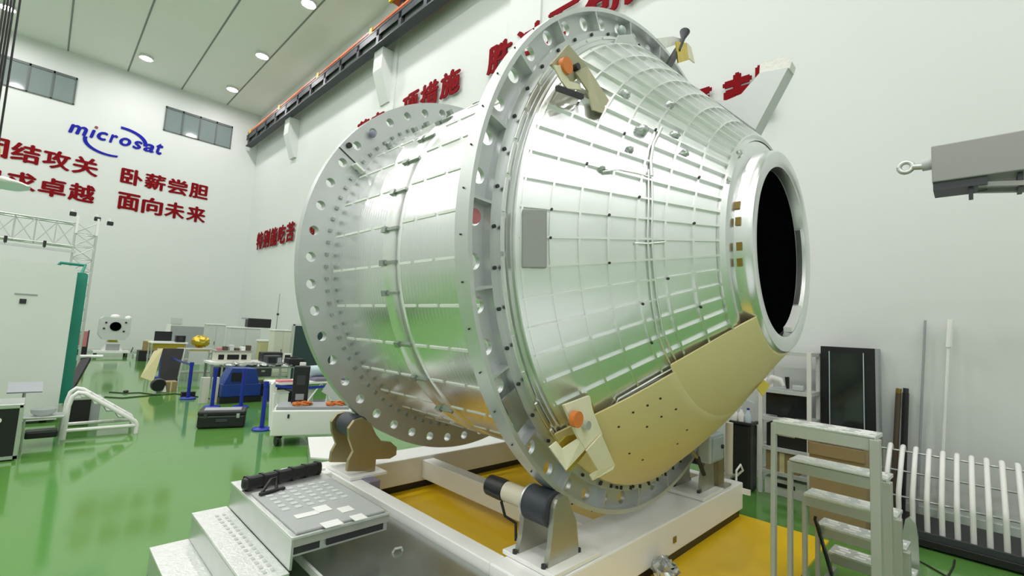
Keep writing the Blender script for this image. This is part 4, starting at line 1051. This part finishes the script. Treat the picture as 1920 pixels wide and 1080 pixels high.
# blue stanchions
def stanchion(x, y, label, h=1.0*.86):
    t = thing('barrier_post', (x, y, 0), label, 'barrier post', 'blue barrier posts')
    MB().lathe([(.001, .0), (.16, 0), (.165, .02), (.15, .035), (.05, .045)], (x, y), 'Z', 24).build('base', 'post', t, smooth=40)
    MB().cyl((x, y, .03), (x, y, h), .037, 16).build('post', 'post', t, smooth=40)
    MB().cyl((x, y, h-.08), (x, y, h), .046, 16).build('belt_head', 'post', t, smooth=40)
    return t
s0 = stanchion(3.04, 9.19, 'blue barrier post nearest the camera, before the white trolley')
for (px, py, lab) in ((299, 708, 'blue barrier post farthest left, in front of the yellow sheet'), (352, 748, 'blue barrier post standing alone right of the floor fan'), (397, 764, 'blue barrier post in front of the beige panels'), (451, 764, 'blue barrier post behind the black case, in front of the blue box')):
    p = onz(px, py); dup(s0, (p.x, p.y, 0), lab)
def belt(pa, pb, lab, z=.80, sag=.05):
    a = Vector((pa.x, pa.y, z)); b = Vector((pb.x, pb.y, z)); m = MB(); N = 8
    P = [a.lerp(b, k/N)-Vector((0, 0, sag*math.sin(PI*k/N))) for k in range(N+1)]
    for p, q in zip(P, P[1:]): m.bar(p, q, .006, .05)
    tag(m.build('barrier_belt', 'post'), lab, 'barrier belt', 'blue barrier belts')
belt(Vector((3.09, 9.17, 0)), Vector((4.1, 8.75, 0)), 'blue belt running right from the nearest barrier post')
belt(onz(352, 748), onz(299, 708), 'blue belt between the two left barrier posts')
# black case on the floor
t = thing('equipment_case', (2.52, 9.9, 0), 'black hard-shell equipment case lying on the green floor', 'case')
ca = Matrix.Rotation(R_(-18), 3, 'Z'); cc = Vector((2.56, 9.82, 0))
MB().box(cc+Vector((0, 0, .12)), (.74, .42, .22), ca, .03).build('case_base', 'black', t)
MB().box(cc+Vector((0, 0, .265)), (.75, .43, .09), ca, .03).build('lid', 'black', t)
MB().box(cc+Vector((0, 0, .312)), (.58, .28, .012), ca, .004).build('lid_panel', 'grey', t)
MB().box(cc+ca @ Vector((0, -.22, .14)), (.18, .02, .05), ca, .006).build('handle', 'rail', t)
for dx in (-.25, .25): MB().box(cc+ca @ Vector((dx, -.218, .22)), (.05, .02, .08), ca, .004).build('latch', 'galv' if dx > 0 else 'rail', t)
# white trolley with orange cables
t = thing('white_trolley', (3.4, 7.9, 0), 'white box trolley with orange cables on top, left of the rear flange', 'trolley')
ta = R_(-24); tm = Matrix.Rotation(ta, 3, 'Z'); tc_ = Vector((3.42, 7.95, 0))
MB().box(tc_+Vector((0, 0, .36)), (1.2, .62, .40), tm, .02).build('trolley_body', 'white', t)
MB().box(tc_+Vector((0, 0, .58)), (1.1, .54, .05), tm).build('tray', 'grey', t)
for dx in (-.5, .5):
    for dy in (-.25, .25):
        q = tc_+tm @ Vector((dx, dy, 0)); MB().cyl(q+Vector((-.02, 0, .08)), q+Vector((.02, 0, .08)), .08, 14).build('castor', 'black', t)
        MB().tube([q+Vector((0, 0, .08)), q+Vector((0, 0, .18))], .02, 6).build('fork', 'galv', t)
h = [tc_+tm @ Vector((-.62, -.22, .3)), tc_+tm @ Vector((-.66, -.22, .95)), tc_+tm @ Vector((-.66, .22, .95)), tc_+tm @ Vector((-.62, .22, .3))]
MB().tube(h, .022, 8).build('handle', 'white', t)
MB().tube([tc_+tm @ Vector((-.60, -.25, .25)), tc_+tm @ Vector((-.60, -.25, .82))], .02, 8).build('handle_brace', 'white', t)
MB().box(tc_+tm @ Vector((-.36, -.315, .47)), (.03, .012, .06), tm).build('latch', 'bolt', t)
def coil(c, r, lab):
    m = MB(); P = []
    for k in range(120):
        a = 2*PI*k/20; rr = r*(.55+.45*((k*37) % 50)/50); P.append(Vector(c)+Vector((rr*1.35*math.cos(a), rr*.8*math.sin(a), .012+.04*(k/120)+.008*math.sin(k*1.9))))
    m.tube(P, .009, 6); tag(m.build('cable_coil', 'orange', smooth=60), lab, 'cable coil', 'orange cable coils on the trolley')
coil(tc_+tm @ Vector((-.18, -.08, .605)), .13, 'orange cable coil on the white trolley, left one beside the black tool case')
coil(tc_+tm @ Vector((.36, -.06, .605)), .15, 'orange cable coil on the white trolley, right one nearer the rear flange')
t = thing('tool_case', tc_+tm @ Vector((-.22, .14, .605)), 'upright black tool case standing on the white trolley', 'case')
q = tc_+tm @ Vector((-.24, .14, .0)); MB().box(q+Vector((0, 0, .92)), (.25, .16, .62), tm, .015).build('case_body', 'black', t)
MB().box(q+tm @ Vector((0, -.085, 1.0)), (.13, .012, .16), tm).build('window', 'rail', t)
MB().box(q+tm @ Vector((0, -.085, .72)), (.13, .012, .10), tm).build('label', 'grey', t)
MB().box(q+Vector((0, 0, 1.26)), (.10, .06, .06), tm, .01).build('handle', 'white', t)
# white table behind the trolley, partly hidden
t = thing('white_table', (3.9, 9.8, 0), 'white tubular table with tools behind the trolley', 'table')
MB().bb(3.35, 5.0, 9.7, 10.3, .72, .76).build('table_top', 'white', t)
for x in (3.4, 4.95):
    for yv in (9.74, 10.26): MB().tube([(x, yv, 0), (x, yv, .72)], .028, 8).build('leg', 'white', t)
MB().tube([(3.4, 9.74, .30), (4.95, 9.74, .30)], .02, 6).tube([(4.0, 9.74, .3), (4.3, 9.74, .72), (4.55, 9.74, .3)], .022, 6).build('brace', 'white', t)
MB().bb(3.4, 4.95, 9.75, 10.25, .28, .31).build('lower_shelf', 'sheet', t)
o = MB().bb(3.45, 3.75, 9.75, 9.95, .76, .80, bev=.012).build('folded_cloth', 'pink'); tag(o, 'folded pink cloth on the left end of the white table', 'cloth')
o = MB().bb(3.78, 4.05, 9.8, 10.0, .76, .785, bev=.008).build('folded_cloth', 'ltblue'); tag(o, 'folded pale blue cloth on the white table beside the pink one', 'cloth')
o = MB(); o.tube([(4.1, 9.95, .955), (4.8, 9.95, .975)], [.11, .13], 14); tag(o.build('plastic_roll', 'ltblue', smooth=40), 'pale blue roll of plastic sheet on the white table', 'roll')
for i, (x, m_, lab) in enumerate(((3.5, 'white', 'white box under the white table, left'), (3.75, 'black', 'black box under the white table'), (4.0, 'ltgrey', 'grey box under the white table, right'))):
    bx('storage_box', m_, x, x+.18, 9.8, 10.1, .31, .55, lab, 'box', group='boxes under the white table', parts=(('lid', m_, (x-.01, x+.19, 9.79, 10.11, .55, .57)),))
t = thing('lean_panel', (4.3, 8.9, 0), 'white angled panel leaning behind the trolley near the flange', 'panel')
MB().bar((3.95, 8.7, .85), (4.55, 8.3, .45), .05, .35).build('board', 'ltgrey', t)
MB().tube([(3.95, 8.75, 0), (4.0, 8.72, .82)], .02, 6).tube([(4.5, 8.4, 0), (4.5, 8.35, .45)], .02, 6).build('prop', 'white', t)
# low white step by the far rail
t = thing('low_step', (3.0, 6.8, 0), 'low white step platform between the trolley and the far rail', 'step')
P = [onz(577, 822, .22), onz(655, 820, .22), onz(655, 866, .22), onz(582, 860, .22)]
MB().prism(P, (0, 0, .02)).build('step_top', 'white', t)
cen = sum(P, Vector())/4
MB().prism([cen+(p-cen)*.95 for p in P], (0, 0, -.20)).build('step_body', 'galv', t)

# dark clutter on and under the tables in the middle distance
bx('equipment_case', 'black', 3.6, 4.2, 15.05, 15.45, .29, .56, 'black case on the shelf under the workbench, left', 'case', bev=.02, parts=(('handle', 'grey', (3.8, 4.0, 15.03, 15.05, .40, .44)),))
bx('equipment_case', 'rail', 4.6, 5.1, 15.05, 15.45, .29, .52, 'dark grey case on the shelf under the workbench, right', 'case', bev=.02, parts=(('latch', 'galv', (4.8, 4.9, 15.03, 15.05, .42, .47)),))
bx('oscilloscope', 'rail', 4.35, 4.72, 13.25, 13.6, .80, 1.02, 'dark oscilloscope on the grey sheet of the low table', 'instrument', parts=(('screen', 'dglass', (4.38, 4.56, 13.24, 13.25, .84, .98)), ('knob_panel', 'grey', (4.6, 4.7, 13.24, 13.25, .84, .98))))
bx('battery_pack', 'black', 4.85, 5.25, 13.1, 13.5, .80, .96, 'black battery pack at the right end of the low table', 'battery', bev=.02, parts=(('carry_handle', 'rail', (4.95, 5.15, 13.28, 13.32, .96, 1.0)),))
bx('tool_bag', 'black', 4.2, 4.75, 13.1, 13.5, 0, .38, 'black tool bag on the floor under the low table', 'bag', bev=.06, parts=(('bag_strap', 'rail', (4.3, 4.65, 13.08, 13.1, .2, .25)),))
bx('storage_crate', 'bluec', 4.15, 4.75, 12.1, 12.6, 0, .34, 'dark blue crate right of the blue equipment box', 'crate', parts=(('crate_rim', 'post', (4.13, 4.77, 12.08, 12.62, .34, .38)),))
bx('dark_box', 'black', 3.95, 4.5, 11.2, 11.6, 0, .52, 'black box on the floor between blue crate and white table', 'box', bev=.02, parts=(('box_lid', 'rail', (3.93, 4.52, 11.18, 11.62, .52, .57)),))
bx('power_strip', 'black', 2.62, 2.9, 13.6, 13.75, 0, .12, 'small black power unit on the floor by the blue posts', 'power unit', parts=(('switch', 'red', (2.7, 2.76, 13.59, 13.6, .05, .08)),))
o = MB().bb(4.15, 4.9, 9.72, 10.2, .762, .84, bev=.03).build('dark_cloth', 'purple'); tag(o, 'dark purple-grey cloth on the right half of the white table', 'cloth')
for i, (pts, lab) in enumerate((((( 205, 735), (235, 737), (262, 736), (300, 741)), 'thin dark cable across the floor left of the floor fan'), (((196, 744), (230, 746), (275, 742), (330, 738), (400, 748)), 'second dark cable on the floor running to the blue posts'))):
    o = MB(); o.tube([onz(x, y, .012) for x, y in pts], .012, 6); tag(o.build('floor_cable', 'cable'), lab, 'cable')
o = MB(); o.ball(tuple(onz(236, 734, .03)), .06, (1, 1, .6), 10); tag(o.build('cable_plug', 'bolt', smooth=60), 'dark plug lying on the floor cable left of the fan', 'plug')
# unseen grey platform added below and behind the viewpoint to mute green reflections
t = thing('reflection_platform', (-.6, -1.6, 0), 'unseen grey platform added under the viewpoint for its reflection', 'platform')
MB().bb(-3.6, 1.9, -4.5, .9, .36, .40, bev=.006).build('unseen_deck', 'ltgrey', t)
for x in (-3.5, -.8, 1.8):
    for yv in (-4.4, -1.8, .8): MB().bb(x-.04, x+.04, yv-.04, yv+.04, 0, .36).build('leg', 'galv', t)
MB().bb(-3.6, 1.9, .86, .88, .02, .36).bb(1.86, 1.88, -4.5, .86, .02, .36).build('unseen_skirt', 'ltgrey', t)

# ------------------------------------------------------------------ light
w = bpy.data.worlds.new('world'); scn.world = w; w.use_nodes = True
w.node_tree.nodes['Background'].inputs[0].default_value = (.8, .85, .9, 1); w.node_tree.nodes['Background'].inputs[1].default_value = .0
M['lamp'].node_tree.nodes['Principled BSDF'].inputs['Emission Strength'].default_value = 235.0
scn.view_settings.view_transform = 'Standard'; scn.view_settings.look = 'None'
scn.view_settings.gamma = 1; scn.view_settings.use_curve_mapping = False
scn.view_settings.exposure = -0.04
